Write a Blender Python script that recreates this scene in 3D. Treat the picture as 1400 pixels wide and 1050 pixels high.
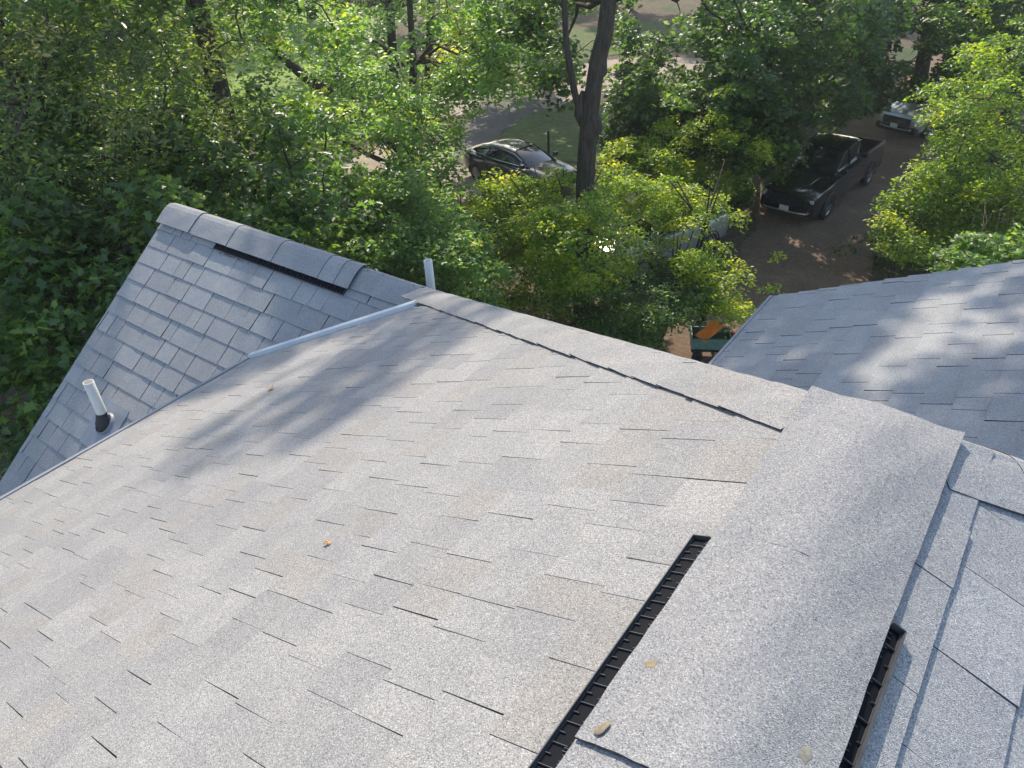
import bpy, math, random
import numpy as np
from mathutils import Vector, Matrix

for o in list(bpy.data.objects): bpy.data.objects.remove(o)
S = bpy.context.scene
COL = S.collection
rnd = random.Random(7)
NP = np.random.default_rng(11)
R = math.radians
G = -10.33                                   # ground height; the camera is the origin

# ------------------------------------------------------------------ camera, sky, sun, exposure
cam_d = bpy.data.cameras.new('camera'); cam = bpy.data.objects.new('camera', cam_d); COL.objects.link(cam)
CR = np.array([[.808435, .58714293, -.04118291], [.3095973, -.48370416, -.8186451], [-.50058202, .64907124, -.57282124]])
FPX = 1034.567
cam.matrix_world = Matrix(((CR[0][0], -CR[1][0], -CR[2][0], 0), (CR[0][1], -CR[1][1], -CR[2][1], 0),
                           (CR[0][2], -CR[1][2], -CR[2][2], 0), (0, 0, 0, 1)))
cam_d.sensor_width = 36; cam_d.lens = FPX / 1400 * 36
cam_d.clip_start = .05; cam_d.clip_end = 2000
S.camera = cam

SUN = Vector((-.50, .57, .65)).normalized()
w = bpy.data.worlds.new('World'); S.world = w; w.use_nodes = True
nt = w.node_tree; bg = nt.nodes['Background']
sky = nt.nodes.new('ShaderNodeTexSky'); sky.sky_type = 'NISHITA'; sky.sun_disc = False
sky.sun_elevation = math.asin(SUN.z); sky.sun_rotation = math.atan2(SUN.x, SUN.y)
nt.links.new(sky.outputs[0], bg.inputs[0]); bg.inputs[1].default_value = .15
sl = bpy.data.lights.new('sun', 'SUN'); sl.energy = 2.9; sl.angle = R(.53); sl.color = (1, .90, .755)
so = bpy.data.objects.new('sun', sl); COL.objects.link(so)
so.rotation_euler = SUN.to_track_quat('Z', 'Y').to_euler()
S.view_settings.view_transform = 'Standard'; S.view_settings.look = 'None'; S.view_settings.exposure = 1.10
S.view_settings.gamma = 1
S.render.engine = 'CYCLES'
S.cycles.max_bounces = 7; S.cycles.diffuse_bounces = 4; S.cycles.transmission_bounces = 5; S.cycles.glossy_bounces = 3

# ------------------------------------------------------------------ small helpers
def ray(px, py): return CR.T @ np.array([(px - 700) / FPX, (py - 525) / FPX, 1.0])
def at(px, py, z): return Vector(ray(px, py) * z)
def gp(px, py, h=0.0):
    r = ray(px, py); return Vector(r * ((G + h) / r[2]))

def tag(o, label=None, cat=None, group=None, kind=None):
    if label: o['label'] = label
    if cat: o['category'] = cat
    if group: o['group'] = group
    if kind: o['kind'] = kind
    return o
def empty(name, loc=(0, 0, 0), rz=0):
    o = bpy.data.objects.new(name, None); COL.objects.link(o); o.location = loc; o.rotation_euler.z = rz
    o.empty_display_size = .2
    return o
def copy_tree(o, parent=None):
    c = o.copy(); COL.objects.link(c); c.parent = parent
    for ch in [x for x in COL.objects if x.parent == o]: copy_tree(ch, c)
    return c

class MB:
    """collects verts/faces (+ one colour per face) into a single mesh"""
    def __init__(s): s.v = []; s.f = []; s.c = []; s.sm = []
    def face(s, pts, col=None, smooth=False):
        b = len(s.v); s.v += [tuple(p) for p in pts]; s.f.append(tuple(range(b, b + len(pts)))); s.c.append(col); s.sm.append(smooth)
    def mesh(s, V, F, col=None, smooth=False):
        b = len(s.v); s.v += [tuple(p) for p in V]
        for f in F: s.f.append(tuple(b + i for i in f)); s.c.append(col); s.sm.append(smooth)
    def box(s, x0, x1, y0, y1, z0, z1, col=None, M=None):
        V = [Vector(p) for p in ((x0,y0,z0),(x1,y0,z0),(x1,y1,z0),(x0,y1,z0),(x0,y0,z1),(x1,y0,z1),(x1,y1,z1),(x0,y1,z1))]
        if M is not None: V = [M @ p for p in V]
        s.mesh(V, [(0,3,2,1),(4,5,6,7),(0,1,5,4),(1,2,6,5),(2,3,7,6),(3,0,4,7)], col)
    def prism(s, poly, top, bot, col=None, side=None):
        """poly: list of (x,y); top/bot: functions or lists of 3d points"""
        n = len(poly)
        b = len(s.f)
        s.mesh(list(top) + list(bot), [tuple(range(n))] + [tuple(range(2*n-1, n-1, -1))] +
               [(i, i + n, (i + 1) % n + n, (i + 1) % n) for i in range(n)], col)
        if side:
            for k in range(b+1, len(s.f)): s.c[k] = side
    def tube(s, pts, rad, n=8, col=None, cap=True, lump=0.0):
        pts = [Vector(p) for p in pts]; V = []; F = []
        prev = None
        for i, p in enumerate(pts):
            d = (pts[min(i+1, len(pts)-1)] - pts[max(i-1, 0)])
            if d.length < 1e-9: d = Vector((0,0,1))
            d.normalize()
            if prev is None: a = d.orthogonal().normalized()
            else:
                a = prev - d * prev.dot(d)
                a = a.normalized() if a.length > 1e-6 else d.orthogonal().normalized()
            prev = a; b = d.cross(a)
            r = rad[i] if hasattr(rad, '__len__') else rad
            for k in range(n):
                t = 2*math.pi*k/n; rr = r * (1 + lump * (rnd.random() - .5))
                V.append(p + (a*math.cos(t) + b*math.sin(t)) * rr)
        for i in range(len(pts)-1):
            for k in range(n):
                F.append((i*n+k, i*n+(k+1) % n, (i+1)*n+(k+1) % n, (i+1)*n+k))
        if cap: F.append(tuple(range(n-1, -1, -1))); F.append(tuple(range((len(pts)-1)*n, len(pts)*n)))
        s.mesh(V, F, col, True)
    def lathe(s, prof, n=24, M=None, col=None, smooth=True):
        V = []; F = []
        for r, z in prof:
            for k in range(n):
                t = 2*math.pi*k/n; p = Vector((r*math.cos(t), r*math.sin(t), z)); V.append(M @ p if M is not None else p)
        for i in range(len(prof)-1):
            for k in range(n): F.append((i*n+k, i*n+(k+1) % n, (i+1)*n+(k+1) % n, (i+1)*n+k))
        s.mesh(V, F, col, smooth)
    def build(s, name, mat, parent=None, colattr=False):
        me = bpy.data.meshes.new(name); me.from_pydata(s.v, [], s.f); me.materials.append(mat)
        me.polygons.foreach_set('use_smooth', s.sm)
        if colattr:
            a = me.color_attributes.new('tab', 'FLOAT_COLOR', 'CORNER')
            buf = []
            for f, c in zip(s.f, s.c):
                c = c or (.35, .35, .36)
                buf += [c[0], c[1], c[2], 1.0] * len(f)
            a.data.foreach_set('color', buf)
        o = bpy.data.objects.new(name, me); COL.objects.link(o)
        if parent: o.parent = parent
        return o

# ------------------------------------------------------------------ materials
def newmat(name):
    m = bpy.data.materials.new(name); m.use_nodes = True
    n = m.node_tree; return m, n, n.nodes['Principled BSDF'], n.nodes['Material Output']
def nn(n, t, **kw):
    x = n.nodes.new(t)
    for k, v in kw.items(): setattr(x, k, v)
    return x
def ramp(n, src, stops):
    r = nn(n, 'ShaderNodeValToRGB'); e = r.color_ramp.elements
    while len(e) < len(stops): e.new(.5)
    for i, (p, c) in enumerate(stops): e[i].position = p; e[i].color = (c[0], c[1], c[2], 1)
    n.links.new(src, r.inputs[0]); return r.outputs[0]
def noise(n, scale, detail=3, rough=.5, vec=None):
    x = nn(n, 'ShaderNodeTexNoise'); x.inputs['Scale'].default_value = scale; x.inputs['Detail'].default_value = detail
    x.inputs['Roughness'].default_value = rough
    if vec is None:
        tc = nn(n, 'ShaderNodeTexCoord'); vec = tc.outputs['Object']
    n.links.new(vec, x.inputs['Vector']); return x
def mul(n, a, b, f=1.0, mode='MULTIPLY'):
    m = nn(n, 'ShaderNodeMix', data_type='RGBA', blend_type=mode); m.inputs[0].default_value = f
    n.links.new(a, m.inputs[6]); n.links.new(b, m.inputs[7]); return m.outputs[2]
def bump(n, h, b, strength, dist):
    x = nn(n, 'ShaderNodeBump'); x.inputs['Strength'].default_value = strength; x.inputs['Distance'].default_value = dist
    n.links.new(h, x.inputs['Height']); n.links.new(x.outputs[0], b.inputs['Normal'])

def plain(name, col, rough=.5, metal=0.0, var=.0, scale=6, coat=0, spec=None, bmp=0):
    m, n, b, o = newmat(name)
    b.inputs['Roughness'].default_value = rough; b.inputs['Metallic'].default_value = metal
    b.inputs['Base Color'].default_value = (*col, 1)
    if coat: b.inputs['Coat Weight'].default_value = coat; b.inputs['Coat Roughness'].default_value = .03
    if spec is not None: b.inputs['Specular IOR Level'].default_value = spec
    nz = noise(n, scale, 5, .6)
    if var: 
        c = ramp(n, nz.outputs['Fac'], [(.3, tuple(x*(1-var) for x in col)), (.7, tuple(min(1, x*(1+var)) for x in col))])
        n.links.new(c, b.inputs['Base Color'])
    if bmp: bump(n, nz.outputs['Fac'], b, .6, bmp)
    return m

def shingle_mat():
    m, n, b, o = newmat('granules')
    at_ = nn(n, 'ShaderNodeAttribute', attribute_name='tab')
    tc = nn(n, 'ShaderNodeTexCoord'); ob = tc.outputs['Object']
    n1 = noise(n, 300, 2, .7, ob)
    v1 = nn(n, 'ShaderNodeTexVoronoi'); v1.inputs['Scale'].default_value = 540; n.links.new(ob, v1.inputs['Vector'])
    sep = nn(n, 'ShaderNodeSeparateColor'); n.links.new(v1.outputs['Color'], sep.inputs[0])
    g1 = ramp(n, sep.outputs[0], [(0, (.42,.44,.47)), (.2, (.80,.80,.81)), (.6, (1.0,1.0,.99)), (.86, (1.12,1.11,1.09)), (1, (1.6,1.58,1.53))])
    g2 = ramp(n, n1.outputs['Fac'], [(.3, (.80,.81,.82)), (.5, (1,1,1)), (.72, (1.2,1.19,1.17))])
    n3 = noise(n, 9, 4, .6, ob)
    g3 = ramp(n, n3.outputs['Fac'], [(.3, (.92,.925,.94)), (.7, (1.06,1.05,1.04))])
    n4 = noise(n, 1.3, 3, .5, ob)
    g4 = ramp(n, n4.outputs['Fac'], [(.3, (.95,.95,.96)), (.7, (1.04,1.04,1.03))])
    c = mul(n, mul(n, mul(n, mul(n, at_.outputs['Color'], g1), g2), g3), g4)
    n.links.new(c, b.inputs['Base Color'])
    b.inputs['Roughness'].default_value = .8; b.inputs['Specular IOR Level'].default_value = .25
    bump(n, v1.outputs['Distance'], b, .55, .0022)
    return m

def leaf_mat(name, stops, trans=.45, rough=.42, tboost=1.35):
    m, n, b, o = newmat(name)
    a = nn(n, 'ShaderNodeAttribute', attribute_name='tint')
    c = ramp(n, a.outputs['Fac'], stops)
    n.links.new(c, b.inputs['Base Color']); b.inputs['Roughness'].default_value = rough
    b.inputs['Specular IOR Level'].default_value = .5
    t = nn(n, 'ShaderNodeBsdfTranslucent')
    k = nn(n, 'ShaderNodeMix', data_type='RGBA', blend_type='MULTIPLY'); k.inputs[0].default_value = 1
    k.inputs[7].default_value = (2.1*tboost, 2.25*tboost, .85*tboost, 1); n.links.new(c, k.inputs[6]); n.links.new(k.outputs[2], t.inputs[0])
    mx = nn(n, 'ShaderNodeMixShader'); mx.inputs[0].default_value = trans
    n.links.new(b.outputs[0], mx.inputs[1]); n.links.new(t.outputs[0], mx.inputs[2]); n.links.new(mx.outputs[0], o.inputs[0])
    return m

def bark_mat(name, c0, c1):
    m, n, b, o = newmat(name)
    tc = nn(n, 'ShaderNodeTexCoord'); mp = nn(n, 'ShaderNodeMapping'); mp.inputs['Scale'].default_value = (9, 9, 1.6)
    n.links.new(tc.outputs['Object'], mp.inputs[0])
    nz = noise(n, 2.2, 6, .65, mp.outputs[0])
    c = ramp(n, nz.outputs['Fac'], [(.32, c0), (.66, c1)])
    n.links.new(c, b.inputs['Base Color']); b.inputs['Roughness'].default_value = .95
    bump(n, nz.outputs['Fac'], b, 1, .05)
    return m

MAT = {}
MAT['shingle'] = shingle_mat()
MAT['roof_base'] = plain('shingle underlay', (.055, .056, .06), .95, var=.3, scale=200)
MAT['black_plastic'] = plain('black vent plastic', (.006, .007, .010), .8, spec=.15)
MAT['grey_plastic'] = plain('weathered vent rim plastic', (.055, .058, .062), .55, var=.2, scale=40)
MAT['pvc'] = plain('pvc pipe', (.74, .70, .61), .5, var=.06, scale=12)
MAT['rubber'] = plain('pipe boot rubber', (.035, .036, .04), .6, var=.2, scale=30)
MAT['boot_flange'] = plain('pipe flashing metal', (.22, .235, .26), .5, var=.1, scale=9)
MAT['drip_metal'] = plain('painted drip edge', (.62, .66, .70), .35, .3, var=.06, scale=10)
MAT['edge_metal'] = plain('eave edge metal', (.20, .215, .235), .7, 0, var=.15, scale=10)
MAT['siding'] = plain('painted siding', (.48, .46, .42), .7, var=.05, scale=3)
MAT['trim'] = plain('white trim', (.7, .7, .68), .6, var=.04)
MAT['soil_leaf'] = None

# ================================================================== THE HOUSE
house = empty('house', (0, 0, 0))
tag(house, 'house with light grey shingled roofs, ridge vents and pipes, filling the foreground', 'house')

TA = math.tan(R(22.93)); CA = math.cos(R(22.93)); SA = math.sin(R(22.93))
TC = math.tan(R(37.0)); CC = math.cos(R(37.0)); SC = math.sin(R(37.0))
X0 = -.15; ZT = -.963; YJ = 1.41; HS = .5573          # ridge apex line, hip slope in plan
J = Vector((X0, YJ, ZT))
PX = -2.94; P = Vector((PX, YJ + HS*(X0-PX), ZT - TA*(X0-PX)))   # where the hip meets the far ridge
EXPO = .1435

def pal():
    k = rnd.random()
    if k < .36: c = (.312, .309, .307)
    elif k < .58: c = (.291, .289, .288)
    elif k < .80: c = (.300, .291, .281)
    elif k < .90: c = (.279, .278, .280)
    else: c = (.322, .318, .314)
    j = 1 + rnd.uniform(-.03, .03)
    return (c[0]*j*1.02, c[1]*j, c[2]*j*.965)
def pal_shade():  # cool tint of shade put into the shingle colours of the shaded slopes
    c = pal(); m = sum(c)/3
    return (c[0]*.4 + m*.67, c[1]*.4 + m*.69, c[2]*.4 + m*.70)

def clip(poly, reg):
    """Sutherland-Hodgman against a convex counter-clockwise region"""
    out = poly
    n = len(reg)
    for i in range(n):
        a = reg[i]; b = reg[(i+1) % n]; inp = out; out = []
        if not inp: return []
        def side(p): return (b[0]-a[0])*(p[1]-a[1]) - (b[1]-a[1])*(p[0]-a[0])
        for k in range(len(inp)):
            p = inp[k]; q = inp[(k+1) % len(inp)]; sp, sq = side(p), side(q)
            if sp >= 0: out.append(p)
            if (sp >= 0) != (sq >= 0):
                t = sp/(sp-sq); out.append((p[0]+t*(q[0]-p[0]), p[1]+t*(q[1]-p[1])))
    return out
def ccw(poly):
    a = sum(poly[i][0]*poly[(i+1) % len(poly)][1] - poly[(i+1) % len(poly)][0]*poly[i][1] for i in range(len(poly)))
    return poly if a > 0 else poly[::-1]

def roof(name, O, U, D, region, s_first, seed, gapw=.0026, gap_prob=.55, wr=(.09, .27), top=.0062, pal=pal, skew=0.0, expo=EXPO, thick=.10, jit=.0012, dh=.0030):
    """shingled plane: O origin, U unit vector along the courses, D unit vector down the slope; region in (u, s)"""
    global rnd
    keep = rnd; rnd = random.Random(seed)
    O = Vector(O); U = Vector(U).normalized(); D = Vector(D).normalized(); N = U.cross(D)
    if N.z < 0: N = -N
    region = ccw(region)
    base = MB()
    P3 = lambda u, s, h: O + U*u + D*s + N*h
    base.prism(region, [P3(u, s, -.0035) for u, s in region], [P3(u, s, -.0035-thick) for u, s in region])
    b = base.build('roof_deck', MAT['roof_base'])
    m = MB()
    us = [p[0] for p in region]; ss = [p[1] for p in region]
    k = math.floor((min(ss) - s_first)/expo) - 1
    while s_first + k*expo < max(ss):
        sa = s_first + k*expo - .018; sb = s_first + (k+1)*expo
        u = min(us) - rnd.uniform(0, .3)
        pv = None
        while u < max(us):
            wd = rnd.uniform(*wr); g = gapw*rnd.uniform(.7, 1.4) if rnd.random() < gap_prob else .0003
            c = pal()
            if pv and rnd.random() < .25: c = pv
            pv = c
            hi = top + (rnd.random() < .45)*dh + rnd.uniform(0, .0006)
            lo = .0006 + (u*7919 % 1)*.0004
            sh = rnd.uniform(-skew, skew); jb = rnd.uniform(-jit, jit)*1.5
            wob = [rnd.uniform(-jit, jit) for _ in range(4)]
            nb = 5
            q = [(u + wob[0], sa), (u + wd - g + wob[1], sa)]
            # slightly wandering butt edge
            lowr = [(u + wd - g + sh, sb + jb)] + [(u + (wd-g)*(1-t/nb) + sh, sb + jb + rnd.uniform(-.0008, .0008)) for t in range(1, nb)] + [(u + sh, sb + jb)]
            q = clip(ccw(q + lowr), region)
            if len(q) >= 3:
                f = lambda s: lo + (hi-lo)*min(1.05, max(0, (s-sa)/(sb-sa)))
                m.prism(q, [P3(a, s, f(s)) for a, s in q], [P3(a, s, -.003) for a, s in q], c, (.11, .108, .108))
            u += wd
        k += 1
    o = m.build(name, MAT['shingle'], house, True)
    b.parent = o
    rnd = keep
    return o

EAVE_A = -3.615
sA = lambda x: (X0 - x)/CA
# A: faces left.  u = y, s = down-slope distance
roof('roof_slope', (X0, 0, ZT), (0, 1, 0), (-CA, 0, -SA),
     [(-2.5, .055), (1.22, .055), (YJ+.075, .145), (2.545, sA(-2.2)), (2.60, sA(-2.69)), (2.105, sA(EAVE_A)), (-2.5, sA(EAVE_A))], .018, 3,
     gap_prob=.76, gapw=.0015, top=.0042, wr=(.07, .165), dh=.0016)
# D: faces right
roof('roof_slope', (X0, 0, ZT), (0, 1, 0), (CA, 0, -SA),
     [(-2.5, .055), (1.22, .055), (YJ+.075, .145), (YJ + HS*3.6, 3.6/CA), (-2.5, 3.6/CA)], (.064-X0)/CA, 5, gap_prob=.95, gapw=.0016, wr=(.13, .27), top=.0060, pal=pal_shade, skew=.001)
# E: hip end and far side of the cross ridge, falls away from the viewer
roof('roof_slope', P, (1, 0, 0), (0, CC, -SC),
     [(-2.62, 0), (0, 0), (X0-PX-.15, -(P.y-YJ)/CC + HS*.15/CC), (X0-PX+.15, -(P.y-YJ)/CC + HS*.15/CC), (X0-PX + 4.2, (HS*4.2-(P.y-YJ))/CC), (X0-PX+4.2, 3.2), (-2.62, 3.2)], .03, 9)
# C: near side of the cross ridge, falls toward the viewer
roof('roof_slope', P, (-1, 0, 0), (0, -CC, -SC),
     [(0, 0), (2.61, 0), (2.61, 4.6), (.1, 4.6), (-.34, .42)], .070, 21, gap_prob=.97, gapw=.0050, wr=(.10, .30), top=.0060, pal=pal_shade, skew=.003, expo=.1485)
# B: left slope of the wing running away
TB = math.tan(R(24)); CB = math.cos(R(24)); SB = math.sin(R(24))
BX = 2.6; BE = -1.43; BZ = -2.725
zb = lambda x: BZ + TB*(x-BE)
roof('roof_slope', (BX, 0, zb(BX)), (0, 1, 0), (-CB, 0, -SB),
     [(1.8, 0), (5.10, 0), (5.02, (BX-BE)/CB), (2.9, (BX-BE)/CB)], .05, 33, gap_prob=.62, gapw=.0042, wr=(.10, .26), pal=pal_shade, top=.0085)
roof('roof_slope', (BX, 0, zb(BX)), (0, 1, 0), (CB, 0, -SB), [(1.8, 0), (5.10, 0), (5.1, 4.2), (1.8, 4.2)], .05, 34)

# ---- caps
def cap_run(pts, SL, SRt, hw, pieces, seed, lift=.008, thick=.0045, rise=.006, r=.035, nx=13, jit=.004, name='ridge_cap', label=None, pal_=pal, droop=(0, 0), rev=False):
    """pts: straight apex line from pts[0] to pts[1]; pieces: list of (t0, t1) metres along it; SL/SRt: down vectors at each side"""
    k_ = random.Random(seed)
    A0, A1 = Vector(pts[0]), Vector(pts[1]); T = (A1-A0).normalized(); SL = Vector(SL).normalized(); SRt = Vector(SRt).normalized()
    NL = T.cross(SL); NR = T.cross(SRt)
    if NL.z < 0: NL = -NL
    if NR.z < 0: NR = -NR
    up = (NL+NR).normalized()
    m = MB()
    for (t0, t1, l0, l1) in pieces:
        jl, jr = k_.uniform(-jit, jit), k_.uniform(-jit, jit); yaw = k_.uniform(-jit, jit)*.7
        ny = max(3, int((t1-t0)/.03)+1); V = []
        for j in range(ny):
            f = j/(ny-1); t = t0 + (t1-t0)*f; L = l0 + (l1-l0)*f
            for i in range(nx):
                a = -1 + 2*i/(nx-1)
                ww = hw + (jl if a < 0 else jr) + (yaw*(f-.5)*2*(1 if a > 0 else -1)) + (k_.uniform(-.0007, .0007))
                d = abs(a)*ww; sd = SL if a < 0 else SRt; nv = NL if a < 0 else NR
                drop = (1 - math.exp(-d/r)); nvv = (up*(1-drop) + nv*drop).normalized()
                dv = -sd.dot(up)                                # slope of this side below the apex
                hor = (sd + up*dv)                               # its horizontal part
                sag = dv*(math.sqrt(d*d + r*r) - math.sqrt(ww*ww + r*r)) + dv*ww
                wv = k_.uniform(-.0004, .0004) + .0010*math.sin(t*23+i)
                bend = max(0, droop[0] - t)**2 * droop[1]
                V.append(A0 + T*(t + (k_.uniform(-.0008, .0008) if j in (0, ny-1) else 0)) + hor*d - up*(sag + bend*(1-a*a)) + nvv*(lift + L + wv))
        W = []
        for j in range(ny):
            for i in range(nx):
                a = -1 + 2*i/(nx-1); nv = NL if a < 0 else NR
                W.append(V[j*nx+i] - nv*thick)
        F = []; b = len(V)
        flip = T.cross(SRt - SL).z > 0
        for j in range(ny-1):
            for i in range(nx-1):
                q = (j*nx+i, j*nx+i+1, (j+1)*nx+i+1, (j+1)*nx+i)
                F.append(q); F.append(tuple(b+x for x in q[::-1]))
        for i in range(nx-1):
            F.append((i, i+1, b+i+1, b+i)); e = (ny-1)*nx; F.append((e+i+1, e+i, b+e+i, b+e+i+1))
        for j in range(ny-1):
            F.append(((j+1)*nx, j*nx, b+j*nx, b+(j+1)*nx)); e = nx-1; F.append((j*nx+e, (j+1)*nx+e, b+(j+1)*nx+e, b+j*nx+e))
        c0 = len(m.f); m.mesh(V+W, F, pal_(), False)
        for k in range(c0 + 2*(ny-1)*(nx-1), len(m.f)): m.c[k] = (.075, .075, .08)
    o = m.build(name, MAT['shingle'], house, True)
    if label: o['label'] = label
    return o
# foreground cap over the ridge vent (starts on the hip junction, runs under and behind the camera)
def capcol(): return (.292, .286, .280)
cap_run([(X0, 1.50, ZT), (X0, -2.4, ZT)], (-CA, 0, -SA), (CA, 0, -SA), .160, [(0, .54, .013, .008)], 71, lift=.008, name='ridge_cap', pal_=capcol, jit=.0, r=.06, nx=21, droop=(.25, .6))
cap_run([(X0, 1.50, ZT), (X0, -2.4, ZT)], (-CA, 0, -SA), (CA, 0, -SA), .160, [(.54, 1.005, .008, .0150), (.96, 1.98, .0075, .013), (1.96, 3.3, .015, .014)], 72, lift=.008, pal_=capcol, jit=.0015, r=.06, nx=21)
def hip_sides(Tv):
    T = Vector(Tv).normalized()
    return T
def perp_in(T, N): 
    v = T.cross(N).normalized()
    return v
NA = Vector((-SA, 0, CA)); ND = Vector((SA, 0, CA)); NE = Vector((0, SC, CC)); NC = Vector((0, -SC, CC))
HLv = (P - J).normalized(); HRv = Vector((1, HS, -TA)).normalized()
def down(T, N):
    v = T.cross(N).normalized()
    return v if v.z < 0 else -v
hl = (P-J).length
pcs = []
pcs.append((.12, .33, -.003, .0040)); t = .322; i = 0
while t < hl - .06:
    e = EXPO*.92
    pcs.append((t - .005, t + e + .012, -.001, .0028)) ; t += e
cap_run([J, P], down(HLv, NA), down(HLv, NE), .150, [(a, b, x, y) for a, b, x, y in pcs], 73, lift=.0105, jit=.003, r=.04, name='hip_cap', thick=.0035, pal_=lambda: tuple(x*.99 for x in pal()))
pcs = [(.15, .33, .002, -.004)]; t = .345
for i in range(25): pcs.append((t, t+EXPO*.92+.035, .000, .0035)); t += EXPO*.92
# right hip: courses lap toward the viewer's junction
cap_run([J, J + HRv*4], down(HRv, ND), down(HRv, NE), .150, [(a-.03, b, y, x) for a, b, x, y in pcs], 74, lift=.011, jit=.006, r=.04, name='hip_cap', pal_=pal_shade)
# far ridge: low cap near the hip, raised vented cap further on
pc = lambda: tuple(x*.97 for x in pal_shade())
cap_run([P, P + Vector((-3, 0, 0))], (0, -CC, -SC), (0, CC, -SC), .160, [(-.10, .16, .001, .0015), (.155, .33, .0005, .0015), (.32, .47, .0005, .0015), (.465, .62, .0005, .0015)], 75, lift=.012, jit=.003, r=.03, pal_=pc)
RP = []; t = .52
for L in (.14, .15, .47, .50, .45, .42): RP.append((t - .012, t+L, .024 if not RP else .021, .017)); t += L
RP[-1] = (RP[-1][0], 2.64, .024, .020)
cap_run([P, P + Vector((-3, 0, 0))], (0, -CC, -SC), (0, CC, -SC), .175, RP, 76, lift=.012, jit=.001, r=.030, pal_=pc, label='raised grey cap over the far ridge vent')
for nm, a, b in (('ridge_cap', 1.9, 5.13),):
    cap_run([(BX, b, zb(BX)), (BX, a, zb(BX))], (-CB, 0, -SB), (CB, 0, -SB), .15, [(k*.135-.01, k*.135+.145, -.001, .005) for k in range(24)], 77, lift=.01, name=nm)

# ---- ridge vents: strip, rim, dividers
def vent(org, run, out, nrm, L, inner, outer, step, h_rim, label=None, teeth=0, endcap=True, tips=True, roof_h=.022):
    """run: along ridge; out: down-slope; between 'inner' and 'outer' metres from the apex"""
    org, run, out, nrm = Vector(org), Vector(run).normalized(), Vector(out).normalized(), Vector(nrm).normalized()
    M = Matrix((( run.x, out.x, nrm.x, org.x), (run.y, out.y, nrm.y, org.y), (run.z, out.z, nrm.z, org.z), (0,0,0,1)))
    f = MB(); f.box(0, L, inner-.03, outer, .009, .0115, M=M)
    f.box(0, L, inner-.02, inner-.016, .0115, .0135, M=M)
    root = f.build('ridge_vent', MAT['black_plastic'], house)
    if label: root['label'] = label
    g = MB(); g.box(-.002, L+.002, outer, outer+.0022, .004, h_rim, M=M)
    if endcap: g.box(-.004, -.002, inner-.001, outer+.002, .004, h_rim, M=M)
    g.build('rim', MAT['grey_plastic'], root)
    n = int((L-.004)/step); r_ = random.Random(5)
    def comb(teeth, y_rail, y_far, z0, z1):
        # one toothed strip: a rail with narrow teeth standing out of it
        sg = 1 if y_far > y_rail else -1; pts = [(0, y_rail - sg*.0008)]; back = []
        for x, ln in teeth: back += [(x, y_rail), (x, y_rail + sg*ln), (x+.0009, y_rail + sg*ln), (x+.0009, y_rail)]
        poly = pts + [(L-.001, y_rail - sg*.0008)] + [(L-.001, y_rail)] + back[::-1] + [(0, y_rail)]
        c = MB(); c.prism(poly, [M @ Vector((x, y, z1)) for x, y in poly], [M @ Vector((x, y, z0)) for x, y in poly]); return c
    comb([(k*step, (outer-inner)*(.85 if k % 2 else .3)) for k in range(1, n+1)], outer-.0012, inner, .0117, .0117 + (h_rim-.012)*.35).build('louvre', MAT['grey_plastic'], root)
    if tips:
        tt = []
        for k in range(0, n):
            for j in range(5):
                xx = k*step + step*(.14 + .15*j)
                if xx < L-.006 and xx > .004: tt.append((xx, .010 + .008*((k+j) % 2)*r_.random()))
        comb(tt, inner-.010, outer, .0118, .0142).build('screen', MAT['grey_plastic'], root)
    return root
# left side of the foreground ridge
vent((X0, .945, ZT), (0, -1, 0), (-CA, 0, -SA), NA, 3.3, .160, .192, .0185, .021, label='black vent strip along the left edge of the foreground ridge cap')
vent((X0, .932, ZT), (0, -1, 0), (CA, 0, -SA), ND, 3.3, .160, .180, .036, .024, label='black vent strip along the right edge of the foreground ridge cap', roof_h=.020)
vent((P.x-.54, P.y, P.z), (-1, 0, 0), (0, -CC, -SC), NC, 1.36, .168, .216, .030, .020, label='black vent strip along the far ridge', roof_h=.026)

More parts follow.
